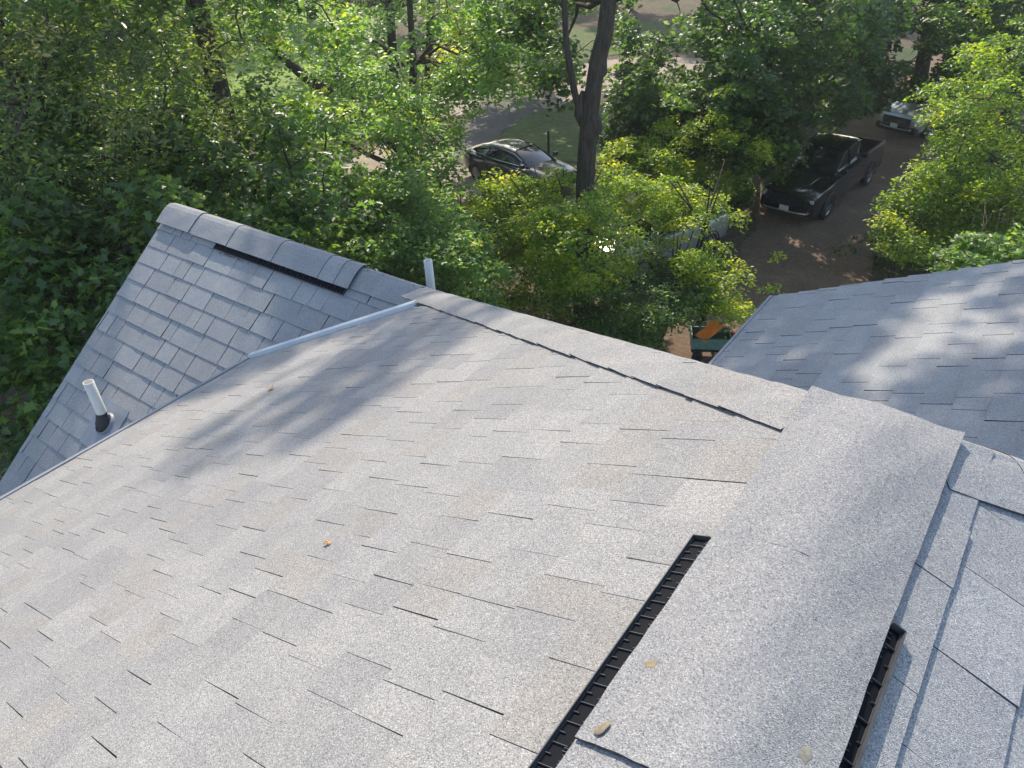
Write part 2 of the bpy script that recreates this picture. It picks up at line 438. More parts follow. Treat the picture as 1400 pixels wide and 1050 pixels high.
# ---- pipes
def vent_pipe(base, N, top_z, label, r=.035, boot=True):
    base = Vector(base)
    m = MB(); m.lathe([(r, -.05), (r, top_z), (r-.004, top_z+.0005), (r-.005, top_z-.002), (r-.005, top_z-.12), (0.0005, top_z-.12)], 28, Matrix.Translation(base))
    o = m.build('vent_pipe', MAT['pvc'], house); o['label'] = label
    if boot:
        q = Vector((0,0,1)).rotation_difference(N).to_matrix().to_4x4(); M = Matrix.Translation(base) @ q
        f = MB()
        # collar that leans from the roof normal to the vertical
        rings = []
        for t in range(9):
            f_ = t/8; zz = .002 + .085*f_; rad = (.066 if f_ < .15 else (.062 - .012*(f_-.15)) if f_ < .55 else .052 - (.052-r-.001)*((f_-.55)/.45)**.7)
            rings.append((rad, zz, f_))
        n = 28; V = []; F = []
        for rad, zz, f_ in rings:
            c = M @ Vector((0, 0, zz)) ; c2 = base + Vector((0,0, zz*1.15 + .005)); c = c.lerp(c2, f_)
            nv = N.lerp(Vector((0,0,1)), f_).normalized(); qq = Vector((0,0,1)).rotation_difference(nv).to_matrix()
            for k in range(n): V.append(c + qq @ Vector((rad*math.cos(2*math.pi*k/n), rad*math.sin(2*math.pi*k/n), 0)))
        for i in range(len(rings)-1):
            for k in range(n): F.append((i*n+k, i*n+(k+1) % n, (i+1)*n+(k+1) % n, (i+1)*n+k))
        f.mesh(V, F, None, True); f.build('pipe_boot', MAT['rubber'], o)
        g = MB()
        poly = []
        for cx, cy, a0 in ((.13, .17, 0), (-.13, .17, 90), (-.13, -.13, 180), (.13, -.13, 270)):
            for k in range(5):
                a = R(a0 + k*22.5); poly.append((cx + .025*math.cos(a), cy + .025*math.sin(a)))
        Mf = Matrix(((1,0,0,base.x),(0, CC, -SC*1.0, base.y),(0, SC, CC, base.z),(0,0,0,1))) if N.y < 0 else M
        pts = [(x, -y) for x, y in poly]; pts = ccw(pts)
        g.prism(pts, [Mf @ Vector((x, y, .0115)) for x, y in pts], [Mf @ Vector((x, y, .001)) for x, y in pts])
        # pressed cone of the flange
        V = []; F = []
        for i, (rad, zz) in enumerate([(.082, .0115), (.078, .020), (.070, .030), (.066, .031)]):
            for k in range(28): V.append(Mf @ Vector((rad*math.cos(2*math.pi*k/28), rad*math.sin(2*math.pi*k/28) - .006*i/3, zz)))
        for i in range(3):
            for k in range(28): F.append((i*28+k, i*28+(k+1) % 28, (i+1)*28+(k+1) % 28, (i+1)*28+k))
        g.mesh(V, F, None, True)
        g.build('pipe_flange', MAT['boot_flange'], o)
    return o
def on_plane(px, py, O, N):
    r = Vector(ray(px, py)); return r * (Vector(O).dot(N) / r.dot(N))
vent_pipe(on_plane(146, 580, P, NC), NC, .36, 'white plastic vent pipe in a black boot on the shaded left slope')
b2 = Vector((-3.30, 3.40, 0)); b2.z = P.z - TC*(b2.y - P.y)
r2 = Vector(ray(585, 356)); r2 = r2*(3.45/r2.y); b2 = Vector((r2.x, r2.y, P.z - TC*(r2.y-P.y)))
vent_pipe(b2, NE, r2.z - b2.z, 'white plastic vent pipe standing behind the far ridge', r=.030, boot=False)

# ---- metal strip between the two slopes, and eave edge
def sweep(mb, path, sec, up=Vector((0,0,1))):
    """sec: list of (side, up) points, extruded along the polyline"""
    path = [Vector(p) for p in path]; V = []; n = len(sec)
    for i, p in enumerate(path):
        d = (path[min(i+1, len(path)-1)] - path[max(i-1, 0)]).normalized(); s = d.cross(up).normalized(); u = s.cross(d)
        for a, b in sec: V.append(p + s*a + u*b)
    F = []
    for i in range(len(path)-1):
        for k in range(n): F.append((i*n+k, i*n+(k+1) % n, (i+1)*n+(k+1) % n, (i+1)*n+k))
    F.append(tuple(range(n-1, -1, -1))); F.append(tuple(range((len(path)-1)*n, len(path)*n)))
    mb.mesh(V, F)
FA = Vector((-2.655, 2.60, 0)); FA.z = ZT - TA*(X0-FA.x); FB = Vector((EAVE_A+.01, 2.10, 0)); FB.z = ZT - TA*(X0-FB.x)
m = MB(); sweep(m, [FA, FB], [(-.004, -.03), (.062, -.03), (.056, .024), (.054, .027), (-.003, .027), (-.004, .025)], NA)
fl = m.build('flashing_strip', MAT['drip_metal'], house); fl['label'] = 'bright metal flashing strip between the two roof slopes'
m = MB()
ez = ZT - TA*(X0-EAVE_A)
sweep(m, [(EAVE_A, 2.10, ez), (EAVE_A, -2.5, ez)], [(-.02, .012), (.022, .0135), (.034, .006), (.038, -.008), (.038, -.06), (.034, -.06), (.030, -.01), (-.02, -.01)], NA)
m.build('drip_edge', MAT['edge_metal'], house)
m = MB(); sweep(m, [(-5.555, 2.965, P.z), (-5.555, 2.965 - 4.6*CC, P.z - 4.6*SC)], [(-.006, -.030), (.004, -.030), (.004, .001), (-.006, .001)][::-1], NC)
m.build('drip_edge', MAT['edge_metal'], house)
m = MB(); sweep(m, [(BE, 5.02, BZ), (BE, 2.9, BZ)], [(-.006, -.03), (.018, -.03), (.018, .012), (-.006, .010)], Vector((-SB, 0, CB)))
m.build('drip_edge', MAT['edge_metal'], house)
# fascia boards
m = MB(); m.box(EAVE_A+.0, EAVE_A+.03, -2.5, 2.02, ez-.30, ez-.115); m.build('fascia', MAT['trim'], house)
m = MB(); m.box(BE+.02, BE+.05, 3.2, 5.0, BZ-.30, BZ-.115); m.build('fascia', MAT['trim'], house)
# walls with lapped boards
def lapped(x0, x1, y0, y1, z0, z1, sides='xXyY'):
    m = MB(); e = .12
    m.box(x0+.02, x1-.02, y0+.02, y1-.02, z0, z1)
    z = z0
    while z < z1 - .02:
        t = min(z+e, z1)
        for key, a, b, c, d in (('x', x0, x0+.02, y0, y1), ('X', x1-.02, x1, y0, y1), ('y', x0, x1, y0, y0+.02), ('Y', x0, x1, y1-.02, y1)):
            if key in sides:
                if key in 'xX':
                    xo, xi = (a, b) if key == 'x' else (b, a); s_ = -1 if key == 'x' else 1
                    m.face([(xo+s_*.012, c, z), (xo+s_*.012, d, z), (xo, d, t), (xo, c, t)])
                    m.face([(xo+s_*.012, c, z), (xo, c, z), (xo, d, z), (xo+s_*.012, d, z)])
                else:
                    yo = c if key == 'y' else d; s_ = -1 if key == 'y' else 1
                    m.face([(a, yo+s_*.012, z), (b, yo+s_*.012, z), (b, yo, t), (a, yo, t)])
                    m.face([(a, yo+s_*.012, z), (a, yo, z), (b, yo, z), (b, yo+s_*.012, z)])
        z += e
    return m.build('wall', MAT['siding'], house)
lapped(-3.3, 3.0, -6.0, 1.9, G, -2.75)
lapped(-5.35, -2.0, .2, 4.6, G, -4.55)
lapped(-1.0, 5.5, 4.0, 4.9, G, -3.1)
lapped(-2.0, -1.0, 1.9, 4.0, G, -3.6, 'Y')

# ================================================================== things lying on the roof
def on_A(x, y, h=.008): return Vector((x, y, ZT - TA*(X0-x)))+NA*h
def small_leaf(loc, sz, rz, col, label, name='fallen_leaf', cat='leaf', N=NA):
    m = MB(); q = Vector((0,0,1)).rotation_difference(N).to_matrix().to_4x4(); M = Matrix.Rotation(0, 4, 'Z')
    hs = [(0,0),(.28,.1),(.2,.3),(.5,.45),(.2,.6),(0,1)]
    up = lambda x, y: .22*abs(x) + .12*math.sin(y*3)
    for s_ in (1, -1):
        top = [Vector((s_*x*sz, (y-.5)*sz, up(x, y)*sz)) for x, y in hs]
        if s_ < 0: top = top[::-1]
        bot = [p - Vector((0,0,.0006)) for p in top]
        m.prism(hs, top, bot)
    o = m.build(name, plain(name+' colour', col, .6, var=.25, scale=60))
    o.matrix_world = Matrix.Translation(loc) @ q @ Matrix.Rotation(rz, 4, 'Z')
    tag(o, label, cat); return o
def flake(loc, sz, rz, col, label, seed):
    """dried clump: a low irregular lump with a brighter knob"""
    k = random.Random(seed); m = MB(); n = 14; V = []; F = []
    rr = [k.uniform(.7, 1.15) for _ in range(n)]
    prof = [(1.0, 0), (.93, .12), (.7, .25), (.4, .34), (.15, .38)]
    for a, z in prof:
        for i in range(n):
            t = 2*math.pi*i/n; V.append(Vector((math.cos(t)*a*rr[i]*sz*.62, math.sin(t)*a*rr[i]*sz*.36, z*sz*.13*(1+.3*k.random()))))
    for j in range(len(prof)-1):
        for i in range(n): F.append((j*n+i, j*n+(i+1) % n, (j+1)*n+(i+1) % n, (j+1)*n+i))
    F.append(tuple(range((len(prof)-1)*n, len(prof)*n)))
    m.mesh(V, F, None, True)
    o = m.build('dried_clump', plain('dried clump', col, .75, var=.3, scale=150))
    q = Vector((0,0,1)).rotation_difference(NA).to_matrix().to_4x4()
    o.matrix_world = Matrix.Translation(loc) @ q @ Matrix.Rotation(rz, 4, 'Z')
    tag(o, label, 'debris'); return o
small_leaf(on_A(-2.75, 1.674, .010), .045, 1.0, (.42, .22, .10), 'small brown fallen leaf on the roof slope below the metal flashing strip')
small_leaf(on_A(-1.202, .768, .010), .022, 2.2, (.62, .34, .10), 'tiny orange fallen leaf in the middle of the light roof slope')
def on_cap(px, py, lift=.019): 
    O = Vector((X0, 0, ZT)) + NA*lift; return on_plane(px, py, O, NA)
flake(on_cap(886, 908), .028, .3, (.22, .17, .10), 'tan dried clump on the ridge cap, furthest from the viewer', 1)
flake(on_cap(823, 995, .0255), .023, 1.2, (.20, .165, .11), 'tan dried clump on the ridge cap beside the long vent strip', 2)
flake(on_cap(1101, 1032, .006), .024, 1.9, (.13, .125, .11), 'grey brown dried clump at the bottom edge of the ridge cap', 3)

m = MB(); k_ = random.Random(8)
for _ in range(70):
    px = 300 + abs(k_.gauss(0, 18)); py = 338 + (px-300)*.36 + k_.uniform(0, 9); p_ = on_plane(px, py, P + NC*.008, NC)
    a = k_.uniform(0, 6.3); l_ = k_.uniform(.004, .010); d1 = Vector((math.cos(a), math.sin(a)*CC, math.sin(a)*SC))*l_; d2 = NC.cross(d1).normalized()*l_*.35
    V = [p_-d1, p_-d1*.3+d2, p_+d1, p_-d1*.3-d2]; m.mesh([v + NC*.001 for v in V] + [v + NC*.0028 for v in V], [(3,2,1,0),(4,5,6,7),(0,1,5,4),(1,2,6,5),(2,3,7,6),(3,0,4,7)])
tag(m.build('seed_litter', plain('red brown seeds', (.16, .07, .045), .8, var=.3, scale=200)), kind='stuff')

# ================================================================== GROUND
def ground_mat():
    m, n, b, o = newmat('woodland floor')
    tc = nn(n, 'ShaderNodeTexCoord'); ob = tc.outputs['Object']
    a = noise(n, .35, 6, .6, ob); c = noise(n, 7, 6, .75, ob)
    c1 = ramp(n, c.outputs['Fac'], [(.3, (.035,.028,.018)), (.5, (.11,.08,.05)), (.62, (.19,.125,.075)), (.75, (.32,.24,.16))])
    c2 = ramp(n, c.outputs['Fac'], [(.3, (.02,.03,.01)), (.6, (.06,.10,.025)), (.75, (.12,.18,.05))])
    f = ramp(n, a.outputs['Fac'], [(.5, (0,0,0)), (.62, (1,1,1))])
    mx = nn(n, 'ShaderNodeMix', data_type='RGBA'); n.links.new(f, mx.inputs[0]); n.links.new(c1, mx.inputs[6]); n.links.new(c2, mx.inputs[7])
    n.links.new(mx.outputs[2], b.inputs['Base Color']); b.inputs['Roughness'].default_value = .95
    bump(n, c.outputs['Fac'], b, 1, .08); return m
def lawn_mat():
    m, n, b, o = newmat('mown lawn')
    a = noise(n, 3, 6, .7); c = ramp(n, a.outputs['Fac'], [(.3, (.06,.085,.02)), (.5, (.10,.14,.035)), (.62,(.15,.18,.05)), (.8, (.22,.20,.08))])
    n.links.new(c, b.inputs['Base Color']); b.inputs['Roughness'].default_value = .9
    z = noise(n, 40, 4, .7); bump(n, z.outputs['Fac'], b, 1, .06); return m
def drive_mat(name, c0, c1, c2, spots):
    m, n, b, o = newmat(name)
    a = noise(n, .8, 6, .65); c = ramp(n, a.outputs['Fac'], [(.3, c0), (.6, c1), (.75, c2)])
    l = noise(n, 9, 5, .75); lr = ramp(n, l.outputs['Fac'], [(.50, (0,0,0)), (.75, (1,1,1))])
    mx = nn(n, 'ShaderNodeMix', data_type='RGBA'); n.links.new(lr, mx.inputs[0]); n.links.new(c, mx.inputs[6]); mx.inputs[7].default_value = (*spots, 1)
    n.links.new(mx.outputs[2], b.inputs['Base Color']); b.inputs['Roughness'].default_value = .9
    z = noise(n, 60, 3, .7); bump(n, z.outputs['Fac'], b, .6, .02); return m
def sheet(name, pts, h, mat, kind='structure', thick=0):
    m = MB(); m.face([(p[0], p[1], G+h) for p in pts]); o = m.build(name, mat); tag(o, kind=kind); return o
m = MB(); q = 420
m.face([(-q, -q, G), (q, -q, G), (q, q, G), (-q, q, G)]); tag(m.build('ground', ground_mat()), kind='structure')
def smooth_poly(pts, jit=.25, sub=4, seed=1):
    """wobble a coarse outline so that its border is irregular"""
    k = random.Random(seed); out = []
    n = len(pts)
    for i in range(n):
        p0, p1, p2, p3 = [Vector(pts[(i+j-1) % n][:2]) for j in range(4)]
        for s_ in range(sub):
            t = s_/sub
            q = .5*((2*p1) + (-p0+p2)*t + (2*p0-5*p1+4*p2-p3)*t*t + (-p0+3*p1-3*p2+p3)*t**3)
            out.append((q.x + k.uniform(-jit, jit), q.y + k.uniform(-jit, jit)))
    return out
DRV = drive_mat('packed earth driveway', (.11,.072,.050), (.19,.125,.085), (.30,.205,.14), (.36,.21,.12))
ROAD = drive_mat('pale gravelly road', (.26,.21,.18), (.38,.31,.26), (.46,.39,.33), (.40,.24,.14))
PATH = drive_mat('asphalt path', (.080,.070,.070), (.11,.098,.096), (.15,.13,.125), (.22,.17,.12))
LAWN = lawn_mat()  # grass darkened, with the shade of the trees put into its green
LAWN_LIT = plain('grass coloured as sunlit', (.17, .27, .03), .9, var=.25, scale=2.5, bmp=.05)  # lit copy of the lawn: sunshine put into a brighter green
g2 = lambda *a: tuple(gp(*a)[:2])
sheet('driveway', smooth_poly([g2(860,560), g2(930,430), g2(1030,330), g2(1040,270), g2(1120,180), g2(1190,100), g2(1420,60), g2(1330,200), g2(1235,300), g2(1200,420), g2(1150,600)], .3, 5, 2), .004, DRV)
sheet('road', smooth_poly([g2(330,330), g2(430,250), g2(540,190), g2(640,205), g2(800,235), g2(930,270), g2(900,330), g2(700,280), g2(560,270), g2(440,330)], .3, 5, 3), .008, ROAD)
sheet('path', smooth_poly([g2(622,216), g2(655,140), g2(700,118), g2(742,150), g2(690,178), g2(668,218)], .12, 6, 4), .016, PATH)
sheet('far_road', smooth_poly([g2(420,175), g2(560,140), g2(660,118), g2(760,92), g2(900,78), g2(1060,90), g2(1040,112), g2(820,128), g2(730,160), g2(640,158), g2(500,190)], .3, 6, 5), .012, ROAD)
sheet('lawn', smooth_poly([g2(686,202), g2(704,168), g2(745,150), g2(810,142), g2(900,140), g2(960,160), g2(940,205), g2(800,222)], .15, 6, 6), .020, LAWN)
sheet('lawn', smooth_poly([g2(250,190), g2(300,40), g2(420,6), g2(520,30), g2(560,90), g2(470,140), g2(400,185)], .4, 6, 7), .020, LAWN_LIT)
sheet('lawn', smooth_poly([g2(560,100), g2(660,60), g2(900,30), g2(1000,55), g2(820,80), g2(660,104)], .4, 6, 8), .024, LAWN)

# ================================================================== VEHICLES
PAINT = {
 'black': plain('black car paint', (.008, .009, .011), .22, .0, coat=1.0),
 'dark_blue': plain('very dark blue car paint', (.012, .016, .022), .2, .0, coat=1.0),
 'silver': plain('silver car paint', (.42, .44, .45), .3, .55, coat=1.0),
}
GLASS = plain('tinted car glass', (.008, .010, .012), .04, spec=.8)
CHROME = plain('chrome trim', (.62, .63, .65), .15, 1.0)
TYRE = plain('tyre rubber', (.015, .015, .016), .85)
RIM = plain('alloy rim', (.30, .31, .32), .3, .9)
LAMP = plain('headlamp lens', (.55, .57, .60), .08, spec=1.0)
RED = plain('tail lamp lens', (.25, .012, .012), .15)
TRIMB = plain('black trim', (.015, .015, .016), .5)
PLATE = plain('number plate', (.62, .64, .62), .5, var=.12, scale=60)

def loft(mb, stations, ring):
    """stations: parameter tuples; ring(st) gives an open half ring (y>=0) from the sill to the centre line; mirrored"""
    V = []; n = None
    for st in stations:
        h = ring(st); full = [(st[0], -y, z) for y, z in h] + [(st[0], y, z) for y, z in h[::-1][(1 if h[-1][0] == 0 else 0):]]
        n = len(full); V += full
    F = []
    for i in range(len(stations)-1):
        for k in range(n-1): F.append((i*n+k, i*n+k+1, (i+1)*n+k+1, (i+1)*n+k))
    F.append(tuple(range(n-1, -1, -1))); F.append(tuple(range((len(stations)-1)*n, len(stations)*n)))
    F += [(i*n, (i+1)*n, (i+1)*n+n-1, i*n+n-1) for i in range(len(stations)-1)]
    mb.mesh(V, F, None, True)

def vehicle(name, label, cat, loc, heading, kind, paint):
    root = empty(name, loc, 0); tag(root, label, cat)
    PM = PAINT[paint]
    def add(m, nm, mat, parent=root, bevel=0):
        o = m.build(nm, mat, parent)
        if bevel:
            md = o.modifiers.new('b', 'BEVEL'); md.width = bevel; md.segments = 2; md.limit_method = 'ANGLE'
        md = o.modifiers.new('ws', 'EDGE_SPLIT'); md.split_angle = R(38)
        return o
    if kind == 'pickup':
        L2, W = 2.92, 1.0; wb = 1.85; wr_ = .42
        body = [(2.92, .78, .42, .88, .98, .93), (2.86, .90, .36, 1.00, 1.10, .93), (2.6, .97, .36, 1.08, 1.16, .96), (2.0, 1.0, .40, 1.12, 1.20, .97), (1.3, 1.0, .40, 1.18, 1.25, .97), (.9, 1.0, .38, 1.22, 1.28, .97), (-1.15, 1.0, .38, 1.26, 1.30, .97)]
        roofl = [(1.25, .80, 1.22, .78, 1.24), (.35, .80, 1.24, .68, 1.84), (.0, .82, 1.25, .70, 1.92), (-.7, .82, 1.26, .70, 1.92), (-1.05, .82, 1.26, .69, 1.86), (-1.2, .82, 1.27, .72, 1.30)]
    elif kind == 'sedan':
        L2, W = 2.38, .92; wb = 1.42; wr_ = .34
        body = [(2.38, .55, .34, .60, .64, .85), (2.28, .76, .26, .70, .74, .9), (1.9, .88, .24, .78, .86, .93), (1.3, .91, .24, .86, .95, .95), (.9, .92, .24, .90, .98, .95), (-.3, .92, .24, .95, .99, .95), (-1.2, .92, .26, .98, 1.02, .95), (-1.9, .88, .28, .98, 1.06, .93), (-2.25, .78, .34, .94, 1.00, .9), (-2.38, .62, .42, .84, .88, .88)]
        roofl = [(1.25, .72, .90, .70, .93), (.75, .76, .93, .62, 1.20), (.30, .80, .95, .56, 1.38), (-.3, .82, .96, .55, 1.44), (-.9, .81, .98, .54, 1.40), (-1.5, .76, 1.0, .52, 1.24), (-2.05, .66, 1.0, .56, 1.04)]
    else:
        L2, W = 2.35, .95; wb = 1.38; wr_ = .37
        body = [(2.35, .66, .42, .86, .90, .9), (2.26, .84, .34, .96, 1.02, .93), (1.9, .92, .32, 1.02, 1.08, .95), (1.1, .95, .32, 1.08, 1.14, .96), (-1.2, .95, .32, 1.12, 1.16, .96), (-2.1, .92, .36, 1.12, 1.16, .95), (-2.33, .82, .46, 1.06, 1.10, .93)]
        roofl = [(1.15, .80, 1.10, .78, 1.12), (.65, .82, 1.11, .70, 1.45), (.25, .84, 1.12, .66, 1.68), (-.5, .85, 1.13, .67, 1.75), (-1.5, .84, 1.13, .66, 1.72), (-1.95, .80, 1.13, .62, 1.60), (-2.25, .78, 1.12, .74, 1.14)]
    def body_ring(st):
        x, hw, zb, zbelt, zt, fr = st
        fl = 0
        for c in (wb, -wb):                       # wheel arches swell slightly
            fl = max(fl, .035*math.exp(-((x-c)/.42)**2))
        return [(hw-.07, zb), (hw+fl*.5, zb+.10), (hw+fl, zb+(zbelt-zb)*.5), (hw-.01+fl*.5, zbelt-.08), (hw*fr, zbelt), (hw*.72, zt-.015), (hw*.35, zt), (0, zt+.008)]
    m = MB()
    # refine the stations so that arches and curves stay smooth
    st = []
    for a, b in zip(body[:-1], body[1:]):
        k = max(1, int(abs(a[0]-b[0])/.16))
        for i in range(k): st.append(tuple(a[j] + (b[j]-a[j])*i/k for j in range(6)))
    st.append(body[-1]); loft(m, st, body_ring)
    bo = add(m, 'body', PM)
    # greenhouse: glass volume, roof skin and pillars
    m = MB(); loft(m, roofl, lambda s_: [(s_[1]-.02, s_[2]-.10), (s_[1]-.01, s_[2]+.02), (s_[3]-.01, s_[4]-.07), (s_[3]*.8, s_[4]-.022), (0, s_[4]-.012)])
    add(m, 'window_glass', GLASS)
    m = MB(); rs = roofl[1:-1] if kind != 'sedan' else roofl[2:-1]
    if kind == 'pickup': rs = roofl[1:-1]
    loft(m, [(x, hb, zb, ht, zt) for x, hb, zb, ht, zt in rs], lambda s_: [(s_[3]+.012, s_[4]-.085), (s_[3]+.004, s_[4]-.05), (s_[3]*.8, s_[4]+.002), (s_[3]*.4, s_[4]+.016), (0, s_[4]+.02)])
    add(m, 'roof', PM)
    for sy in (1, -1):
        m = MB()
        for a, b in zip(roofl[:-1], roofl[1:]):          # rail along the glass top and the front/rear pillars
            m.tube([(a[0], sy*(a[3]+.002), a[4]-.055), (b[0], sy*(b[3]+.002), b[4]-.055)], .026, 6)
        for fx in ((-.12,) if kind == 'sedan' else (.0-.15, -1.1) if kind == 'suv' else (-.25,)):
            j = min(range(len(roofl)), key=lambda q: abs(roofl[q][0]-fx)); q = roofl[j]
            m.tube([(q[0], sy*(q[1]), q[2]-.02), (q[0], sy*(q[3]+.004), q[4]-.06)], .028, 6)
        add(m, 'pillar', TRIMB if kind == 'sedan' else PM)
    if kind == 'sedan':
        for sy in (1, -1):
            m = MB()
            lo = [(a[0], sy*(a[1]+.004), a[2]+.035) for a in roofl[1:-1]]; hi = [(a[0], sy*(a[3]+.022), a[4]-.085) for a in roofl[1:-1]]
            m.tube(lo + hi[::-1] + lo[:1], .024, 6)
            add(m, 'window_trim', CHROME)
    # wheels
    for sx in (wb, -wb):
        for sy in (1, -1):
            Mw = Matrix.Translation((sx, sy*(W-.09), wr_)) @ Matrix.Rotation(R(90)*(-sy), 4, 'X')
            m = MB(); m.lathe([(wr_*.62, -.11), (wr_*.93, -.11), (wr_, -.07), (wr_, .07), (wr_*.93, .115), (wr_*.62, .115)], 28, Mw); w_ = m.build('wheel', TYRE, root)
            m = MB(); m.lathe([(wr_*.63, .10), (wr_*.60, .085), (.06, .07), (.05, .10), (.001, .10)], 20, Mw)
            for k in range(5):
                a = 2*math.pi*k/5; m.box(.04, wr_*.6, -.03, .03, .075, .10, M=Mw @ Matrix.Rotation(a, 4, 'Z'))
            m.build('rim', RIM, w_)
            m = MB()                                    # dark arch opening
            pts = [(math.cos(R(t))*(wr_+.07), math.sin(R(t))*(wr_+.07)) for t in range(-15, 196, 15)]
            V = [(sx+x, sy*(W+.018), wr_+z) for x, z in pts] + [(sx+x*.93, sy*(W+.030), wr_+z*.93) for x, z in pts]
            k = len(pts); m.mesh(V + [(x, y-sy*.12, z) for x, y, z in V], [(i, i+1, k+i+1, k+i) for i in range(k-1)] + [(k+i, k+i+1, 3*k+i+1, 3*k+i) for i in range(k-1)])
            m.build('wheel_arch', TRIMB, root)
    zf = body[1][3]
    # front end
    m = MB(); gw = {'pickup': .62, 'sedan': .38, 'suv': .60}[kind]; m.box(L2-.02, L2+.035, -gw, gw, zf*.60, zf*.92); add(m, 'grille', TRIMB, bevel=.015)
    if kind == 'suv':
        m = MB(); m.box(L2-.24, L2+.03, -W*.93, W*.93, .28, zf*.60-.004); add(m, 'lower_fascia', TRIMB, bevel=.06)
    m = MB()
    for k in range(4): m.box(L2+.035, L2+.045, -.50, .50, zf*(.65+.06*k), zf*(.65+.06*k)+.012)
    if kind != 'sedan': add(m, 'grille_bars', CHROME if paint == 'silver' else TRIMB)
    for sy in (1, -1):
        m = MB(); hy = W*.74
        m.box(L2-.16, L2-.005 if kind != 'sedan' else L2-.08, sy*hy-.13, sy*hy+.13, zf*.80, zf*.93); add(m, 'headlight', LAMP, bevel=.03)
        xr = {'pickup': 2.93, 'sedan': 2.25, 'suv': 2.31}[kind]; yr = {'pickup': .86, 'sedan': .70, 'suv': .78}[kind]*W; m = MB(); m.box(-xr-.012, -xr+.10, sy*yr-.07, sy*yr+.07, .80, 1.12 if kind != 'sedan' else .90); add(m, 'tail_light', RED, bevel=.015)
        m = MB(); xm = roofl[0][0]-.22; zm = roofl[0][2]+.10
        yi = roofl[0][1]-.04; m.box(xm-.09, xm+.05, sy*(W+.02)-.09, sy*(W+.02)+.09, zm-.03, zm+.12); m.box(xm-.02, xm+.02, min(sy*yi, sy*(W-.05)), max(sy*yi, sy*(W-.05)), zm-.025, zm+.025); add(m, 'mirror', PM, bevel=.04)
    m = MB(); m.tube([(L2-.12, -W*.82, .50), (L2+.04, -W*.70, .47), (L2+.09, -.3, .46), (L2+.09, .3, .46), (L2+.04, W*.70, .47), (L2-.12, W*.82, .50)], .045 if kind == 'pickup' else .02, 8)
    add(m, 'bumper', CHROME if kind == 'pickup' else PM)
    m = MB(); m.box(L2+.135, L2+.15, -.155, .155, .50, .66); add(m, 'number_plate', PLATE)
    for sy in (1, -1):                                  # bonnet creases
        m = MB()
        xs = [L2-.25, L2-.8, roofl[0][0]+.15]
        m.tube([(x, sy*W*.42, 0) for x in xs] if False else [(xs[0], sy*W*.36, body[1][4]+.01), (xs[1], sy*W*.42, body[3][4]-.005), (xs[2], sy*W*.48, body[4][4]+.0)], .018, 6)
        add(m, 'bonnet_crease', PM)
    for sy in (1, -1):
        for xh in (.15, -.95):
            m = MB(); m.box(xh, xh+.12, sy*(W-.005)-.012, sy*(W-.005)+.022, body[4][3]-.17, body[4][3]-.14)
            add(m, 'door_handle', CHROME if paint == 'silver' else PM)
    if kind == 'pickup':
        m = MB()
        for sy in (1, -1):
            y0, y1 = (W-.10, W) if sy > 0 else (-W, -W+.10)
            m.box(-2.92, -1.16, y0, y1, .46, 1.36)
        m.box(-2.92, -2.84, -W+.10, W-.10, .50, 1.34); m.box(-2.84, -1.16, -W+.10, W-.10, .62, .70); m.box(-1.24, -1.16, -W+.10, W-.10, .70, 1.34)
        add(m, 'cargo_bed', PM, bevel=.025)
        m = MB(); m.box(-2.6, 2.5, -.8, .8, .28, .50); add(m, 'chassis', TRIMB)
        for sy in (1, -1):
            m = MB(); m.tube([(-1.25, sy*(W-.05), 1.40), (-2.0, sy*(W-.05), 1.385), (-2.85, sy*(W-.05), 1.40)], .03, 6); add(m, 'bed_rail', CHROME)
    root.rotation_euler.z = heading
    return root
vehicle('pickup_truck', 'black pickup truck parked in the shade on the earth driveway', 'pickup truck', (-6.68, 26.95, G+.005), -1.6556, 'pickup', 'black')
vehicle('suv', 'silver vehicle parked behind the pickup truck, half hidden by branches at the top right', 'car', (-5.36, 36.9, G+.005), -1.905, 'suv', 'silver')
vehicle('sedan', 'dark glossy car with chrome window trim, left of the thick tree trunk', 'car', (-16.75, 22.85, G+.01), -.12, 'sedan', 'dark_blue')
hd = gp(862, 352) - gp(1000, 300)
vehicle('parked_car', 'silver car almost covered by the yellow green sapling in the middle', 'car', tuple(gp(893, 352)+Vector((0,0,.005))), math.atan2(hd.y, hd.x), 'suv', 'silver')

# ================================================================== SMALL THINGS IN THE YARD
c = gp(968, 486); root = empty('garden_cart', c, .5); tag(root, 'green garden cart beside the roof corner, loaded with an orange board', 'cart')
CG = plain('teal painted tub', (.10, .19, .16), .5, var=.2); CO = plain('orange board paint', (.75, .20, .03), .5, var=.12); CRD = plain('red plastic', (.35, .03, .025), .45)
m = MB()
for a in ((-.55,.55,-.35,.35,.40,.43), (-.55,.55,-.38,-.35,.40,.72), (-.55,.55,.35,.38,.40,.72), (-.58,-.55,-.38,.38,.40,.72), (.55,.58,-.38,.38,.40,.72)): m.box(*a)
m.build('tub', CG, root); root.scale = (.8, .8, .9)
for sx in (-.38, .38):
    for sy in (-.42, .42):
        m = MB(); Mw = Matrix.Translation((sx, sy, .17)) @ Matrix.Rotation(R(90), 4, 'X'); m.lathe([(.09, -.04), (.16, -.04), (.17, 0), (.16, .04), (.09, .04), (.02, .03), (.001, .03)], 18, Mw); m.box(-.02, .02, -.02, .02, -.2, .2, M=Mw) ; m.build('wheel', TYRE, root)
m = MB(); m.box(-.45, .45, -.30, .30, .28, .34); m.tube([(.58, 0, .35), (.95, 0, .45), (1.25, 0, .85)], .016, 6); m.tube([(1.25, -.14, .85), (1.25, .14, .85)], .016, 6); m.build('frame', TRIMB, root)
